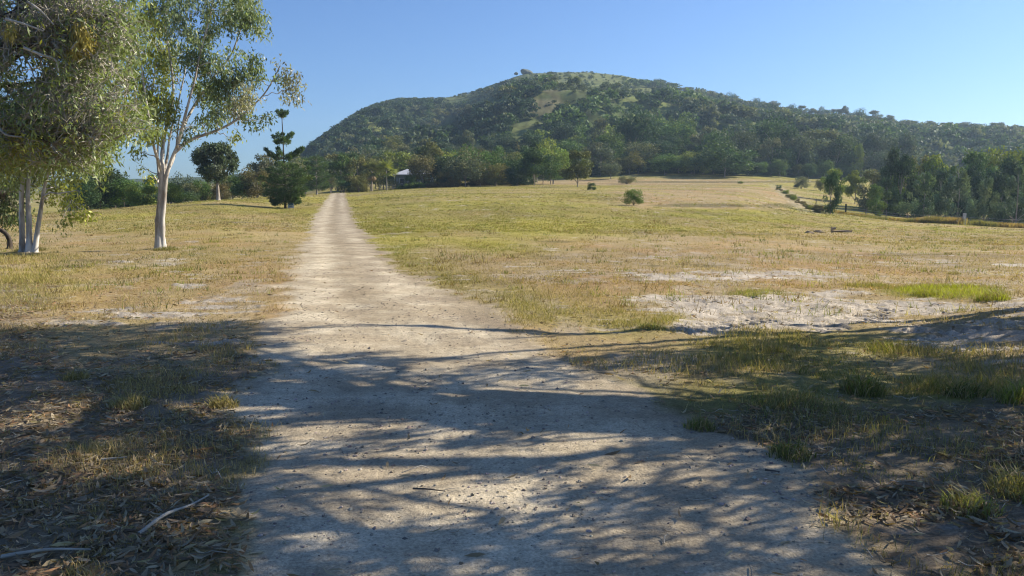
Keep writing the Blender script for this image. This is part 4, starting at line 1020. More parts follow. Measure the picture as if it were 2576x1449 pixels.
rf = link('roof', mesh_np('roof', rv, [np.array([[0, 1, 5, 4], [2, 3, 4, 5], [0, 6, 7, 1], [1, 7, 8, 2], [2, 8, 9, 3], [3, 9, 6, 0], [9, 8, 7, 6]]), np.array([[1, 2, 5], [3, 0, 4]])]), M_ROOF, hb)
slope = math.atan2(ridge_ - eave, 4)
for sx, t_ in ((-.6, .62), (1.6, .3)):
    link('roof_vent', boxes([(sx, -4 + 4 * t_, eave + (ridge_ - eave) * t_ + .04, .5, .5, .14, 0, slope)]), M_GLASS, rf)
for wx in (-2.9, -.9, 2.9):
    wf = link('window', boxes([(wx, -3.22, 1.55, 1.2, .08, 1.2)]), M_WHITE, hb)
    link('pane', boxes([(wx, -3.27, 1.55, 1.04, .04, 1.04)]), M_GLASS, wf)
dr = link('door', boxes([(1.1, -3.22, 1.05, .9, .08, 2.1)]), plain_mat('door_paint', (.12, .16, .18), .5), hb)
link('handle', boxes([(1.45, -3.29, 1.0, .1, .05, .04)]), M_METAL, dr)
for vx in (-4.6, -1.6, 1.9, 4.6): link('veranda_post', boxes([(vx, -3.85, (eave - .14) / 2, .1, .1, eave - .14)]), M_WHITE, hb)

# garden things before the house
def hedge(name, label, px0, px1, py, Y, hh, tone):
    n_ = max(3, int(abs(px1 - px0) / 7)); root = None; PP = []; CC = []
    xs_ = np.linspace(px0, px1, n_)
    pts = []
    for x_ in xs_:
        p = at(x_, py, Y); p[2] = gz(p[0], Y)[0]; pts.append(p)
    b = pts[len(pts) // 2].copy()
    for p in pts:
        for q in range(3):
            c = p - b + np.array([random.gauss(0, .25), random.gauss(0, .3), hh * random.uniform(.3, .75)])
            k_ = 110; u = unit(rng.normal(size=(k_, 3)))
            PP.append(c + u * hh * .38 * rng.uniform(.8, 1.2, (k_, 1))); CC.append(np.array(TONE[tone]) * rng.uniform(.6, 1.4, (k_, 1)) * random.uniform(.8, 1.2))
    P = np.concatenate(PP); m = len(P)
    V, Fq = cards(P, rng.normal(size=(m, 3)), rng.normal(size=(m, 3)), rng.uniform(.15, .3, m), rng.uniform(.08, .18, m))
    root = thing(name, label, 'hedge', b)
    link('leaves', mesh_np('leaves', V, [Fq], {'Col': np.repeat(np.concatenate(CC), 4, 0)}), M_FAR, root)
hedge('garden_hedge', 'low clipped garden hedge along the field edge before the house', 1010, 1075, 466, 167, 1.0, 'mid')
hedge('garden_hedge', 'ragged brown-flecked garden hedge before the dark trees right of the house', 1078, 1150, 466, 166, .9, 'brown')
hedge('garden_shrub', 'rounded grey-green garden shrub between the slim palm and the house', 982, 1000, 462, 172, 2.0, 'grey')
hedge('garden_hedge', 'small green hedge left of the palms at the road end', 880, 920, 472, 160, .8, 'olive')
fr = thing('timber_gate', 'pale open timber gate frame at the foot of the slim fan palm', 'gate', (at(980, 470, 168.)[0], 168., gz(at(980, 470, 168.)[0], 168.)[0]))
M_TIMBER = plain_mat('weathered_timber', (.36, .33, .29), .8, 8, .3)
for x_ in (-2.0, 0.7, 2.2): link('post', boxes([(x_, 0, .55, .14, .14, 1.15)]), M_TIMBER, fr)
link('rail', boxes([(.1, 0, 1.0, 4.1, .07, .1)]), M_TIMBER, fr); link('rail', boxes([(.1, 0, .5, 4.1, .07, .08)]), M_TIMBER, fr)

def fan_palm(px, py, top, Y, label, skirt, col, lean=0, tr=.16):
    b = at(px, py, Y); b[2] = gz(b[0], Y)[0] - .05; h = at(px, top, Y)[2] - b[2]
    root = thing('fan_palm', label, 'palm', b)
    T = Tubes(); hc = h * (.62 if not skirt else .7)
    T.add(smooth_path([[0, 0, 0], [lean * .3, 0, hc * .5], [lean, 0, hc]], 8), np.linspace(tr, tr * .75, 8), 8)
    link('trunk', T.mesh('trunk'), M_TIMBER if not skirt else M_FARBARK, root)
    def fronds(n_, emin, emax, L_, c0, nm):
        P, D, N, Ls, Ws, Cs = [], [], [], [], [], []
        for i in range(n_):
            a = random.uniform(0, 2 * PI); e = random.uniform(emin, emax)
            d = np.array([math.cos(a) * math.cos(e), math.sin(a) * math.cos(e), math.sin(e)])
            hub = np.array([lean, 0, hc]) + d * L_ * .42
            side = unit(np.cross(d, [0, 0, 1])); c = np.array(c0) * random.uniform(.7, 1.3)
            for f_ in np.linspace(-1.15, 1.15, 11):
                dd = d * math.cos(f_) + side * math.sin(f_) + np.array([0, 0, -.35 * abs(f_) - .15])
                P.append(hub); D.append(dd); N.append(np.cross(d, side) + rng.normal(size=3) * .2); Ls.append(L_ * .62); Ws.append(.2); Cs.append(c)
        V, Fq = cards(np.array(P), np.array(D), np.array(N), np.array(Ls), np.array(Ws))
        link(nm, mesh_np(nm, V, [Fq], {'Col': np.repeat(np.array(Cs), 4, 0)}), M_FAR, root)
    fronds(30, -.5, 1.35, h * .42, col, 'crown')
    if skirt: fronds(22, -1.56, -1.1, h * .34, (.34, .26, .18), 'dead_fronds')
fan_palm(936, 469, 408, 164., 'fan palm with a skirt of dead tan fronds, left of two palms', True, (.20, .21, .09))
fan_palm(973, 473, 398, 162., 'fan palm with slim bare pale stem and yellow-green fan crown, right of two palms', False, (.24, .27, .07), tr=.10)

# rocky knob on the summit
kx = at(1322, 190, 702.)[0]; kz = height(np.array([kx]), np.array([700.]))[0]
def rock_mesh(n_, s_, seed, flat=1.):
    import bmesh
    bm = bmesh.new(); bmesh.ops.create_icosphere(bm, subdivisions=3, radius=1)
    r = np.random.default_rng(seed); o_ = r.uniform(0, 90, 3)
    for v in bm.verts:
        c = v.co; f_ = .7 + .6 * vn(c.x * 1.7 + o_[0], c.y * 1.7 + c.z * 1.3 + o_[1], seed); v.co = Vector((c.x * f_ * s_[0], c.y * f_ * s_[1], c.z * f_ * s_[2]))
    me = bpy.data.meshes.new('rock'); bm.to_mesh(me); bm.free(); return me
M_ROCK = plain_mat('weathered_rock', (.13, .14, .10), .9, .3, .35)
o = link('summit_rock', rock_mesh(0, (5.2, 4, 2.3), 4), M_ROCK, None, label='wedge-shaped rocky knob on the bare summit of the hill', category='rock'); o.location = (kx + 1, 698, kz + .9); o.rotation_euler = (0, .3, 0)
o = link('summit_rock', rock_mesh(0, (1.6, 1.5, 1.2), 5), M_ROCK, None, label='small boulder left of the wedge-shaped rocky knob on the summit', category='rock'); o.location = (kx - 8, 700, kz + .2)

# ---------------------------------------------------------------- wire fence, golden grass, timber pile
M_POST = plain_mat('grey_post', (.14, .13, .11), .85, 10, .4)
M_PALEPOST = plain_mat('pale_post', (.55, .52, .47), .8, 10, .25)
fpts = [(2052, 531, 125), (2087, 535, 117), (2127, 541, 110), (2178, 547, 106), (2229, 552, 102), (2283, 556, 100), (2335, 559, 98), (2378, 562, 96.5), (2425, 567, 95), (2485, 568, 93), (2545, 570, 91), (2610, 572, 89)]
fw = []
for a, b, Y in fpts:
    X = at(a, b, Y)[0]; fw.append(np.array([X, Y, gz(X, Y)[0]]))
fb = fw[5].copy()
fe = thing('wire_fence', 'post and wire paddock fence in front of the pine grove', 'fence', fb)
for i, p in enumerate(fw):
    q = p - fb
    if i == 8:
        link('post', boxes([(q[0], q[1], q[2] + .62, .28, .28, 1.5)]), M_PALEPOST, fe, label='thick white strainer post')
    elif i == 2:
        link('post', boxes([(q[0], q[1], q[2] + .6, .16, .16, 1.5)]), plain_mat('black_post', (.02, .03, .03)), fe, label='tall black corner post')
    else:
        link('post', boxes([(q[0], q[1], q[2] + .45, .09, .09, 1.15, random.uniform(0, 1))]), M_POST, fe)
W_ = Tubes()
for hh in (.35, .62, .9):
    for a, b in zip(fw[:-1], fw[1:]):
        W_.add(np.array([a - fb + [0, 0, hh], (a + b) / 2 - fb + [0, 0, hh - .02], b - fb + [0, 0, hh]]), [.012] * 3, 3)
link('wire', W_.mesh('wire'), M_METAL, fe)

def blades(P, h, wd, lean, col, bend=.5, two=True):
    """grass blades rooted at P"""
    n = len(P); a = rng.uniform(0, 2 * PI, n); d = np.stack([np.cos(a), np.sin(a), np.zeros(n)], 1)
    b2 = rng.uniform(0, 2 * PI, n); s = np.stack([np.cos(b2), np.sin(b2), np.zeros(n)], 1) * (wd / 2)[:, None]
    hv = np.array([0, 0, 1.])[None] * h[:, None]; lv = d * (lean * h)[:, None]
    if two:
        m1 = P + hv * .55 + lv * .3; t = P + hv * (1 - .25 * lean[:, None]) + lv
        V = np.stack([P - s, P + s, m1 + s * .8, m1 - s * .8, t], 1).reshape(-1, 3)
        i = np.arange(n)[:, None] * 5
        return V, [np.concatenate([i, i + 1, i + 2, i + 3], 1), np.concatenate([i + 3, i + 2, i + 4], 1)], np.repeat(col, 5, 0)
    t = P + hv + lv
    V = np.stack([P - s, P + s, t], 1).reshape(-1, 3); i = np.arange(n)[:, None] * 3
    return V, [np.concatenate([i, i + 1, i + 2], 1)], np.repeat(col, 3, 0)
# golden tall grass along the fence
gp_ = []
for a, b in zip(fw[:-1], fw[1:]):
    n_ = 1500
    t = rng.random(n_); X = a[0] + (b[0] - a[0]) * t + rng.normal(size=n_) * .5; Y = a[1] + (b[1] - a[1]) * t - rng.random(n_) * 3.0 + .8
    k = fbm(X * .35, Y * .35, 91, 3) > .42
    gp_.append(np.stack([X[k], Y[k]], 1))
G_ = np.concatenate(gp_); z = gz(G_[:, 0], G_[:, 1])
hv = .30 + .75 * fbm(G_[:, 0] * .3, G_[:, 1] * .3, 92, 2)
pxg, _ = proj(G_[:, 0], G_[:, 1], z); hv *= np.interp(pxg, [2050, 2250, 2330, 2600], [.35, .6, 1, .95])
cg = lerp(np.array([.36, .25, .10]), np.array([.24, .22, .08]), ss(.4, .6, fbm(G_[:, 0] * .5, G_[:, 1] * .5, 93, 2))[:, None]) * rng.uniform(.6, 1.35, (len(G_), 1))
V, Fs, Cb = blades(np.column_stack([G_, z - .02]), hv * rng.uniform(.7, 1.2, len(G_)), np.full(len(G_), .06), rng.uniform(.1, .6, len(G_)), cg)
link('tall_grass', mesh_np('tall_grass', V, Fs, {'Col': Cb}), M_GRASS, None, kind='stuff', label='golden tall grass growing along the paddock fence', category='grass')
# one big golden tussock
def tussock(name, label, px, py, n_, hh, rad, c0, c1, wdt=.012, Y=None, group='grass tussocks', lean=(.3, 1.1)):
    g0 = gp(px, py) if Y is None else at(px, py, Y)
    X0, Y0 = g0[0], g0[1]; z0 = gzf(X0, Y0)[0]
    r_ = rad * np.sqrt(rng.random(n_)) * .6; a = rng.uniform(0, 2 * PI, n_)
    P = np.stack([np.cos(a) * r_, np.sin(a) * r_, np.full(n_, -.01)], 1)
    P[:, 2] += gzf(P[:, 0] + X0, P[:, 1] + Y0) - z0
    h = hh * rng.uniform(.4, 1.1, n_)
    t = rng.random((n_, 1)); c = np.array(c0) * (1 - t) + np.array(c1) * t; c = np.where(rng.random((n_, 1)) < .3, np.array([[.34, .27, .15]]), c * .9) * rng.uniform(.6, 1.3, (n_, 1))
    h = h * (1.1 - .6 * r_ / r_.max())
    V, Fs, Cb = blades(P, h, wdt * rng.uniform(.6, 1.3, n_), rng.uniform(*lean, n_), c)
    me = mesh_np(name, V, Fs, {'Col': Cb})
    o = link(name, me, M_GRASS, None, label=label, category='grass tuft', group=group); o.location = (X0, Y0, z0)
    return o
tussock('grass_tussock', 'big golden rounded tussock at the fence before the pines', 2345, 562, 3500, 1.15, 2.2, (.38, .27, .09), (.22, .22, .08), .06, Y=96.)
# pile of old timber on the far grass
tp_ = gp(2095, 586)
pl = thing('timber_pile', 'grey fallen timber and stump lying on the far right grass', 'log', tp_)
T = Tubes()
for a, b, r_ in (((0, 0, .25), (2.6, .2, .35), .14), ((.4, .3, .2), (3.0, -.3, .2), .12), ((-.1, 0, 0), (-.15, 0, 1.0), .13), ((1.0, -.2, .3), (3.3, .2, .42), .08), ((-.1, .1, .5), (.5, .1, .75), .2)):
    T.add(smooth_path([a, (np.array(a) + b) / 2 + rng.normal(size=3) * .05, b], 6), np.full(6, r_) * rng.uniform(.8, 1.15, 6), 7)
link('branch', T.mesh('branch'), plain_mat('old_timber', (.30, .24, .17), .9, 5, .4), pl); pl.scale = (.36, .36, .36)
M_BROWNWOOD = plain_mat('brown_wood', (.20, .16, .11), .9, 6, .3)
for px_, py_, nm in ((2060, 585, 'low grey root lump left of the fallen timber on the far grass'), (2035, 587, 'small brown root lump, farthest left of the fallen timber')):
    q = gp(px_, py_); o = link('root_lump', rock_mesh(0, (.28, .22, .12), px_), M_BROWNWOOD, None, label=nm, category='wood'); o.location = q
# low scrub along the mown strip
SCR = [(1956 + 100 * t + random.uniform(-4, 4), 474 + 62 * t ** .9 + random.uniform(-2, 2), random.uniform(.7, 1.5)) for t in np.linspace(0, 1, 20)] + [(1862, 462, 1.3)]
for i, (a, b, s_) in enumerate(SCR):
    q = gp(a, b); lab = 'low scrubby bush in the row beside the mown strip, %s from the far end' % ORD[min(i, 19)]
    if i == 20: lab = 'tiny dark bush on the far paddock line under the great dome tree'
    place_tree('bush', q[0], q[1], q[2] - .1, s_ * random.uniform(1, 1.7), s_ * random.uniform(.45, .85), random.choice(['olive', 'dark', 'light', 'brown']), 'scrub_bush', lab, 'scrub along the mown strip', trunk=False, cat='bush')

# ---------------------------------------------------------------- trees outside the frame on the right that shade the foreground
EDGE = [(-400, 830), (0, 830), (640, 812), (680, 850), (700, 882), (1000, 893), (1300, 905), (1500, 892), (1700, 872), (2000, 846), (2200, 822), (2576, 795), (3200, 760)]
LIT = [(300, 888, 240, 6, .8), (60, 925, 100, 8, .9), (560, 893, 110, 7, .8), (330, 1035, 330, 20, 1), (470, 985, 150, 8, .8), (60, 1066, 130, 24, .9), (250, 1185, 190, 20, .9), (60, 1240, 90, 18, .7),
       (560, 1300, 220, 18, 1), (380, 1350, 50, 12, .5), (900, 921, 320, 6, 1), (1000, 962, 340, 9, 1), (850, 1010, 330, 15, 1), (1500, 985, 320, 12, 1), (1300, 1012, 330, 12, 1), (1530, 1085, 180, 22, 1),
       (1120, 1083, 90, 10, .9), (1350, 1140, 230, 7, 1), (1350, 1160, 200, 7, 1), (1150, 1211, 150, 13, 1), (1050, 1290, 420, 15, 1), (720, 1335, 170, 14, 1), (1450, 1262, 250, 12, .8), (1650, 1350, 260, 30, .7),
       (1950, 1400, 200, 34, .7), (1350, 1425, 180, 20, .6), (2200, 872, 60, 14, 1), (2120, 851, 190, 5, 1), (2480, 882, 110, 16, 1), (2250, 1300, 190, 18, 1), (2560, 1010, 40, 25, 1), (2550, 1240, 50, 20, .9),
       (1700, 958, 170, 9, 1), (1890, 984, 80, 7, .9), (800, 1130, 150, 6, .5), (900, 1235, 200, 7, .5), (700, 1080, 100, 6, .4), (1850, 1250, 120, 8, .6), (400, 950, 120, 5, .6), (650, 1200, 70, 8, .5)]
cot = 1 / math.tan(SUN_EL); sh = np.array([math.sin(SUN_AZ), math.cos(SUN_AZ)])
spots = []
for gx in np.arange(-8, 15, .21):
    for gy in np.arange(1.6, 13.5, .21):
        x_, y_ = gx + random.uniform(-.1, .1), gy + random.uniform(-.1, .1)
        a, b = proj(x_, y_, 0.)
        if a > 3300 or a < -500: continue
        e = b - np.interp(a, [q[0] for q in EDGE], [q[1] for q in EDGE])
        if e < 0 and not (650 < a < 1010 and abs(b - 812) < 12 * (1 - (a - 650) / 420)): continue
        tt = x_ * sh[0] + y_ * sh[1]; nn_ = -x_ * sh[1] + y_ * sh[0]
        p = .97 if a > 1600 else .95
        if 620 < a < 1700: p *= .10 + .90 * float(ss(.43, .50, fbm(np.array([tt * .38]), np.array([nn_ * 3.0]), 301, 3))[0])
        if b > 1449: p = .7
        for l in LIT:
            if ((a - l[0]) / (l[2] + 6)) ** 2 + ((b - l[1]) / (l[3] * 1.05 + (a < 1650) * (4 * ss(900, 1000, b) + 5 * ss(1000, 1300, b)))) ** 2 < 1: p *= 1 - l[4]
        if a > 1250 and 0 <= e < 24: p = 1.
        if random.random() > p: continue
        for tr in range(16):
            h = random.uniform(3.4, 4.6) + tr * .4
            X = x_ + sh[0] * h * cot; Y = y_ + sh[1] * h * cot
            pa, pb_ = proj(X, Y, h - .5)
            if pa > 2700 or pb_ < -60: spots.append((X, Y, h)); break

spots = np.array(spots)
TR = [(11.9, 13.3), (14.6, 14.2), (9.2, 8.6), (15.8, 9.3), (12.0, 5.2), (17.5, 13.2), (20.5, 10.0), (7.6, 4.6)]
lab_ = ['nearest the road bend', 'just behind the first', 'leaning over the road', 'in the middle of the group', 'closest to the camera side', 'at the far corner of the group', 'farthest to the right', 'in the rear right of the group']
ow = np.argmin(np.linalg.norm(spots[:, None, :2] - np.array(TR)[None], axis=2) + 0, axis=1)
print('shade spots', len(spots))
for ti, (tx, ty) in enumerate(TR):
    S_ = spots[ow == ti]
    if len(S_) < 20: print('skip tree', ti, len(S_)); continue
    tz = gz(tx, ty)[0]; b = np.array([tx, ty, tz])
    root = thing('roadside_gum', 'gum tree outside the frame shading the road, ' + lab_[ti], 'tree', b, 'gums that shade the road')
    hh = 8.8 + .6 * (ti % 3)
    T = Tubes()
    st = smooth_path([[0, 0, -.05], [random.uniform(-.15, .15), .1, 2.5], [random.uniform(-.3, .3), 0, 5], [random.uniform(-.5, .5), .2, hh]], 16)
    T.add(st, np.linspace(.17, .035, 16) * np.array([1.3, 1.1] + [1] * 14), 9)
    if ti in (0, 1):
        st2 = smooth_path([[.15, .2, -.05], [.5, .5, 3], [.7, .9, 6], [.2, 1., 8]], 12); T.add(st2, np.linspace(.12, .03, 12), 8)
    link('trunk', T.mesh('trunk'), M_WHITEBARK, root)
    B = Tubes(); P = []
    if len(S_):
        L = S_ - b + np.array([0, 0, tz])
        key = np.floor(L / 1.5).astype(int)
        _, inv = np.unique(key, axis=0, return_inverse=True); inv = inv.ravel()
        for k in range(inv.max() + 1):
            cl = L[inv == k]; c = cl.mean(0)
            d = np.linalg.norm(st - c, axis=1) + 1.2 * np.maximum(st[:, 2] - c[2] + .6, 0) + (st[:, 2] < 3) * 9
            a = st[np.argmin(d)]
            mcv = curve(a, c, 7, wob=.03, up=.05); r0 = .016 + .010 * np.linalg.norm(c - a)
            B.add(mcv, np.linspace(r0, .010, 7), 5)
            for q in cl:
                s_ = mcv[rng.integers(3, 7)]
                B.add(curve(s_, q, 4, wob=.06), [.006, .005, .004, .003], 3)
                m = 36
                P.append(q + rng.normal(size=(m, 3)) * .075)
    link('branches', B.mesh('branches'), M_WHITEBARK, root)
    P = np.concatenate(P); m = len(P)
    V, Fq = cards(P, rng.normal(size=(m, 3)) * .6 + np.array([0, 0, -.9]), rng.normal(size=(m, 3)), rng.uniform(.10, .17, m), rng.uniform(.030, .05, m))
    link('crown', mesh_np('crown', V, [Fq], {'Col': np.repeat(np.array([[.15, .18, .085]]) * rng.uniform(.6, 1.4, (m, 1)), 4, 0)}), M_GUM, root)

# ---------------------------------------------------------------- grass, leaf litter, stones
def scatter(n, Y0, Y1, tl=-.72, tr_=.72, pw=1.0):
    u = rng.random(n)
    Y = Y0 * (Y1 / Y0) ** u if pw == 1.0 else (Y0 ** (2 - pw) + u * (Y1 ** (2 - pw) - Y0 ** (2 - pw))) ** (1 / (2 - pw))
    X = rng.uniform(tl, tr_, n) * Y
    return X, Y
Vg, Fg, Cg, ng = [], [[], []], [], 0
def add_grass(n, Y0, Y1, h0, w0, two, seed):
    global ng
    X, Y = scatter(n, Y0, Y1, *((-1.0, 1.3) if Y1 < 20 else (-.75, .8)))
    c, road, lit, sand, g = ground_rgb(X, Y)
    _, _, _, gr, px, py, n1, n2 = masks(X, Y)
    clump = fbm(X * 1.3, Y * 1.3, 77, 4); cl2 = fbm(X * 6, Y * 6, seed + 3, 2)
    dens = (.35 + .65 * g) * (1 - road) ** 1.5 * (1 - sand * .93) * (1 - .45 * lit) * np.where(py > 820, ss(.46, .62, clump * .75 + cl2 * .25 + gr * .03) + .06, ss(.30, .55, clump * .6 + cl2 * .4 + gr * .12))
    # mottled tufts on the road crown and shoulders
    dens = dens * np.where((px > 1450) & (py > 830), .6, 1)
    k = rng.random(n) < dens
    X, Y, c, g, gr, px, py, clump = X[k], Y[k], c[k], g[k], gr[k], px[k], py[k], clump[k]
    z = gzf(X, Y)
    tall = 1 + 1.5 * ss(190, 50, px) * (py > 640) * (py < 800) + 1.1 * gr * (py > 700) * (py < 830) + .5 * ss(1500, 1900, px) * ss(830, 900, py) + 1.3 * ss(.54, .68, clump) * (py > 800)
    h = h0 * rng.uniform(.35, 1.3, len(X)) * tall
    dry = rng.random(len(X)) < (.45 - .3 * g) + .25 * (py > 830) + .2 * (py > 830) * (px < 800)
    cc = c * 1.12
    greenc = np.array([.17, .185, .05])
    cc = cc + (greenc - cc) * (np.clip(g * .4 + gr * .35 + .45 * ss(830, 900, py) * ss(1500, 1700, px) , 0, .75))[:, None]
    yel = ss(.9, 1.4, gr) * (py > 690) * (py < 800) ; cc = cc + (np.array([.34, .36, .05]) - cc) * yel[:, None]
    lf = .75 * ss(200, 60, px) * (py > 640) * (py < 800); cc = cc + (np.array([.36, .32, .11]) - cc) * lf[:, None]
    cc = np.where(dry[:, None], np.array([.36, .28, .14]), cc) * rng.uniform(.6, 1.35, (len(X), 1))
    V, Fs, Cb = blades(np.column_stack([X, Y, z - .004]), h, w0 * rng.uniform(.6, 1.4, len(X)) * np.maximum(1, Y / Y1 * 1.0), rng.uniform(.1, 1.0, len(X)), np.clip(cc, 0, 1), two=two)
    for f in Fs: Fg[0 if f.shape[1] == 4 else 1].append(f + ng)
    Vg.append(V); Cg.append(Cb); ng += len(V)
add_grass(290000, 2.8, 7, .038, .0042, True, 201)
add_grass(480000, 6, 16, .040, .0075, False, 202)
add_grass(380000, 15, 38, .040, .016, False, 203)
add_grass(320000, 36, 95, .055, .045, False, 204)
add_grass(160000, 90, 260, .075, .11, False, 205)
# coarser weeds and seed heads in clumps over the paddock
Xc, Yc2 = scatter(2600, 11, 110, pw=1.2)
rep_ = rng.integers(8, 26, len(Xc)); Xw = np.repeat(Xc, rep_); Yw = np.repeat(Yc2, rep_); sc_ = np.repeat(rng.uniform(.06, .22, len(Xc)), rep_)
Xw = Xw + rng.normal(size=len(Xw)) * sc_; Yw = Yw + rng.normal(size=len(Xw)) * sc_
cw, road_w, lw_, sw_, gw_ = ground_rgb(Xw, Yw)
kw = (road_w < .1); Xw, Yw, cw, gw_, sc_ = Xw[kw], Yw[kw], cw[kw], gw_[kw], sc_[kw]
palw = np.array([(.13, .15, .045), (.36, .30, .14), (.25, .26, .07), (.20, .14, .07)])[np.repeat(rng.integers(0, 4, len(Xc)), rep_)[kw]]
V_, Fs_, Cb_ = blades(np.column_stack([Xw, Yw, gzf(Xw, Yw) - .005]), (.05 + sc_ * .55) * rng.uniform(.4, 1.2, len(Xw)), .007 + Yw * .00045, rng.uniform(.1, .9, len(Xw)), palw * rng.uniform(.6, 1.3, (len(Xw), 1)), two=False)
Fg[1].append(Fs_[0] + ng); Vg.append(V_); Cg.append(Cb_); ng += len(V_)
link('field_grass', mesh_np('field_grass', np.concatenate(Vg), [np.concatenate(f) for f in Fg], {'Col': np.concatenate(Cg)}), M_GRASS, None, kind='stuff', label='short dry and green grass growing over the field and verges', category='grass')

# leaf litter: curled lance-shaped dead leaves
def litter():
    X, Y = scatter(340000, 2.7, 26, -1.0, 1.2, pw=.9)
    road, lit, sand, gr, px, py, n1, n2 = masks(X, Y)
    cl = fbm(X * 2.2, Y * 2.2, 211, 3)
    d = lit * ss(.35, .6, cl) * 1.0 + .10 * (1 - road) + .008 * road + .25 * ss(500, 100, px) * ss(740, 800, py)
    d *= np.where(py > 1150, 1., .75) * (1 - ss(14, 26, Y) * .8)
    k = rng.random(len(X)) < d * 1.0
    X, Y = X[k], Y[k]; n = len(X); z = gzf(X, Y)
    L = rng.uniform(.03, .11, n); W = L * rng.uniform(.13, .26, n); a = rng.uniform(0, 2 * PI, n)
    D = np.stack([np.cos(a), np.sin(a), rng.normal(size=n) * .18], 1); D = unit(D)
    S = unit(np.cross(D, np.array([0, 0, 1.]) + rng.normal(size=(n, 3)) * .5)); U = np.cross(S, D)
    c0 = np.column_stack([X, Y, z + rng.uniform(.004, .028, n)]); curl = rng.uniform(-.25, .45, n)[:, None] * L[:, None]
    st = []
    for t, w_ in ((0, .05), (.3, .9), (.65, .8), (1, .03)):
        ctr = c0 + D * (L[:, None] * (t - .5)) + U * curl * (t - .5) ** 2 * 2.2
        st.append(ctr + S * (W[:, None] * w_ * .5)); st.append(ctr - S * (W[:, None] * w_ * .5))
    V = np.stack(st, 1).reshape(-1, 3); i = np.arange(n)[:, None] * 8
    Fq = np.concatenate([np.concatenate([i + o, i + o + 1, i + o + 3, i + o + 2], 1) for o in (0, 2, 4)])
    pal = np.array([(.30, .23, .15), (.38, .31, .21), (.24, .16, .09), (.34, .20, .11), (.22, .17, .12), (.44, .37, .26)])
    c = pal[rng.integers(0, 6, n)] * rng.uniform(.6, 1.25, (n, 1))
    link('leaf_litter', mesh_np('leaf_litter', V, [Fq], {'Col': np.repeat(c, 8, 0)}), M_GRASS, None, kind='stuff', label='curled dead gum leaves lying over the ground', category='leaf litter')
    # twigs in the litter
    T = Tubes(); X, Y = scatter(5200, 2.7, 13, pw=.7); road, lit, sand, gr, px, py, n1, n2 = masks(X, Y)
    k = rng.random(len(X)) < lit * .22 + .025; X, Y = X[k], Y[k]
    z = gzf(X, Y)
    for x_, y_, z_ in zip(X, Y, z):
        a = random.uniform(0, 6.28); L = random.uniform(.04, .2); p = np.array([x_, y_, z_ + .008]); q = p + np.array([math.cos(a) * L, math.sin(a) * L, random.uniform(0, .02)])
        T.add(curve(p, q, 4, wob=.06), np.array([.0028, .0024, .002, .001]) * random.uniform(.6, 1.5), 3)
    link('fallen_twigs', T.mesh('fallen_twigs'), M_TWIG, None, kind='stuff', label='thin broken twigs scattered over the ground', category='twigs')
litter()
def stones():
    X, Y = scatter(52000, 2.7, 20, pw=.8)
    road, lit, sand, gr, px, py, n1, n2 = masks(X, Y)
    k = rng.random(len(X)) < road * (.25 + .75 * ss(.4, .6, fbm(X * 1.2, Y * 1.2, 221, 3))) + .04
    X, Y = X[k], Y[k]; n = len(X); z = gzf(X, Y)
    r = np.minimum(rng.gamma(1.8, .0021, n) + .002, .014)
    base = np.array([[1, 0, 0], [0, 1, 0], [-1, 0, 0], [0, -1, 0], [0, 0, .75], [.6, .6, .45], [-.6, .6, .4], [-.6, -.6, .45], [.6, -.6, .4]])
    J = base[None] * r[:, None, None] * rng.uniform(.6, 1.35, (n, 9, 1)) * rng.uniform(.7, 1.4, (n, 1, 3))
    V = (J + np.column_stack([X, Y, z + .001])[:, None]).reshape(-1, 3)
    f = np.array([[0, 5, 4], [5, 1, 4], [1, 6, 4], [6, 2, 4], [2, 7, 4], [7, 3, 4], [3, 8, 4], [8, 0, 4], [0, 1, 5], [1, 2, 6], [2, 3, 7], [3, 0, 8]])
    Fq = (f[None] + (np.arange(n) * 9)[:, None, None]).reshape(-1, 3)
    c = np.array([.27, .23, .19]) * rng.uniform(.55, 1.7, (n, 1)) * rng.uniform(.93, 1.07, (n, 3))
    link('gravel', mesh_np('gravel', V, [Fq], {'Col': np.repeat(np.clip(c, 0, .8), 9, 0)}), attr_mat('stone'), None, kind='stuff', label='small loose stones on the dirt road', category='gravel')
stones()
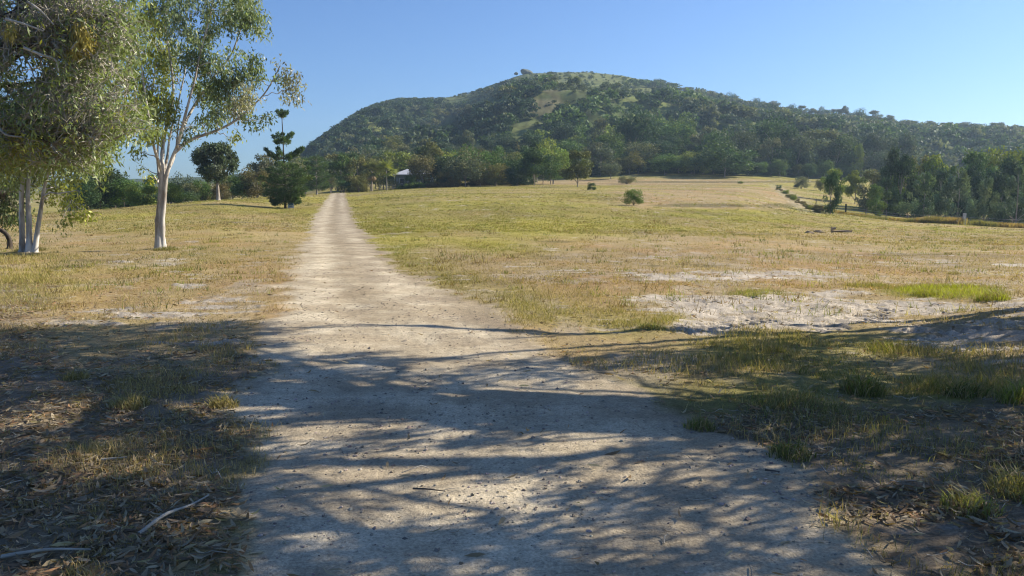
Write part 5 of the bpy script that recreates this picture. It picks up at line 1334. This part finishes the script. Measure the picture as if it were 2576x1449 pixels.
# tussocks one can point at
for (a, b, n_, hh, rad, c0, c1, lab) in [
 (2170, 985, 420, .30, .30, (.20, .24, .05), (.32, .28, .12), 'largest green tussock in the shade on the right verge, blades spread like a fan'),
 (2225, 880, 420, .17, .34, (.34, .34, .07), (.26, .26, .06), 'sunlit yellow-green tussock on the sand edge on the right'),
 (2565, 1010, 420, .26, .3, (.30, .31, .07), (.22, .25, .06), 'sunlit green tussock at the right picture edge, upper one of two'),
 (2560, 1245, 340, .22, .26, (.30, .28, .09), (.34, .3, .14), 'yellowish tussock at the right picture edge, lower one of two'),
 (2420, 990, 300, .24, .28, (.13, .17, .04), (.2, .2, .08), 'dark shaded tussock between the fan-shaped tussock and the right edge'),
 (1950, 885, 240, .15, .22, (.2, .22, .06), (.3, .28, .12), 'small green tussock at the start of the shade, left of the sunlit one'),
 (330, 1030, 260, .20, .22, (.40, .33, .16), (.34, .30, .13), 'dry yellow tussock in the sunlit strip on the left verge, left one of two'),
 (560, 1025, 260, .17, .2, (.40, .33, .16), (.34, .29, .13), 'dry yellow tussock in the sunlit strip on the left verge, beside the road'),
 (190, 960, 220, .14, .2, (.36, .28, .13), (.3, .26, .1), 'small straw-coloured tussock in the shade far left'),
 (2495, 755, 520, .26, .45, (.38, .40, .05), (.30, .33, .05), 'bright lime green tussock on the sand by the right picture edge'),
 (2330, 742, 380, .2, .4, (.38, .39, .06), (.3, .32, .05), 'bright lime green tussock left of the biggest lime one'),
 (2210, 722, 240, .15, .34, (.36, .36, .08), (.28, .3, .06), 'small lime green tussock at the left end of the lime grass'),
 (2400, 690, 160, .14, .25, (.28, .27, .1), (.3, .24, .12), 'lone brownish tussock behind the lime green grass'),
 (1900, 745, 200, .09, .3, (.3, .33, .07), (.28, .28, .08), 'low green tuft in the middle of the white sand'),
 (1640, 830, 260, .12, .3, (.2, .24, .06), (.26, .26, .08), 'green tuft at the left edge of the white sand'),
 (1760, 1080, 200, .16, .18, (.16, .2, .05), (.24, .22, .1), 'shaded tuft where the road meets the right verge'),
 (1990, 1150, 260, .17, .24, (.15, .19, .05), (.22, .2, .08), 'shaded green tuft among dead leaves on the right verge'),
 (2440, 1290, 260, .18, .24, (.28, .3, .08), (.3, .28, .12), 'half sunlit tuft above the bottom right corner')]:
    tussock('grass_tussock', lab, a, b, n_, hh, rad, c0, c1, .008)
tussock('grass_tussock', 'ragged weeds at the foot of the big pale gum trunk', 418, 629, 500, .22, .6, (.2, .2, .07), (.3, .26, .12), .012)
tussock('grass_tussock', 'ragged weeds round the feet of the white-trunked clump at the left edge', 78, 632, 700, .24, .8, (.2, .2, .07), (.3, .26, .12), .012)
# fallen sticks
def stick(pts, r_, lab, mat=M_TWIG):
    g0 = [gp(a, b) for a, b in pts]; P = np.array([[g[0], g[1], gzf(g[0], g[1])[0] + .025 + .02 * (i % 2)] for i, g in enumerate(g0)])
    b = P[0].copy(); T = Tubes(); T.add(smooth_path(P - b, 14), np.linspace(r_, r_ * .35, 14), 6)
    o = link('fallen_stick', T.mesh('fallen_stick'), mat, None, label=lab, category='stick'); o.location = b
stick([(350, 1362), (415, 1318), (480, 1285), (527, 1270)], .011, 'long curved pale stick among dead leaves, lower left by the road')
stick([(5, 1412), (120, 1408), (230, 1402)], .010, 'straight pale stick at the bottom left corner')
stick([(1040, 1243), (1075, 1255), (1120, 1248)], .006, 'thin curved dark stick on the road, middle foreground', M_DARKBARK)
stick([(255, 1166), (320, 1164)], .009, 'short thick pale stick among leaves on the left verge')
stick([(1925, 1200), (1960, 1212)], .007, 'short dark twig at the right edge of the road', M_DARKBARK)

# ---------------------------------------------------------------- air
def haze(density):
    x0, x1, y0, y1, z0, z1 = -1600, 1600, -1600, 1600, -14, 150
    me = boxes([((x0 + x1) / 2, (y0 + y1) / 2, (z0 + z1) / 2, x1 - x0, y1 - y0, z1 - z0)])
    m = bpy.data.materials.new('haze'); m.use_nodes = True; n = m.node_tree; n.nodes.clear()
    out = n.nodes.new('ShaderNodeOutputMaterial'); v = n.nodes.new('ShaderNodeVolumePrincipled')
    v.inputs['Color'].default_value = (.55, .76, 1, 1); v.inputs['Density'].default_value = density; v.inputs['Anisotropy'].default_value = .35
    n.links.new(v.outputs[0], out.inputs['Volume'])
    link('haze', me, m, None, kind='stuff', label='thin blue haze in the air', category='haze')
haze(.00024)
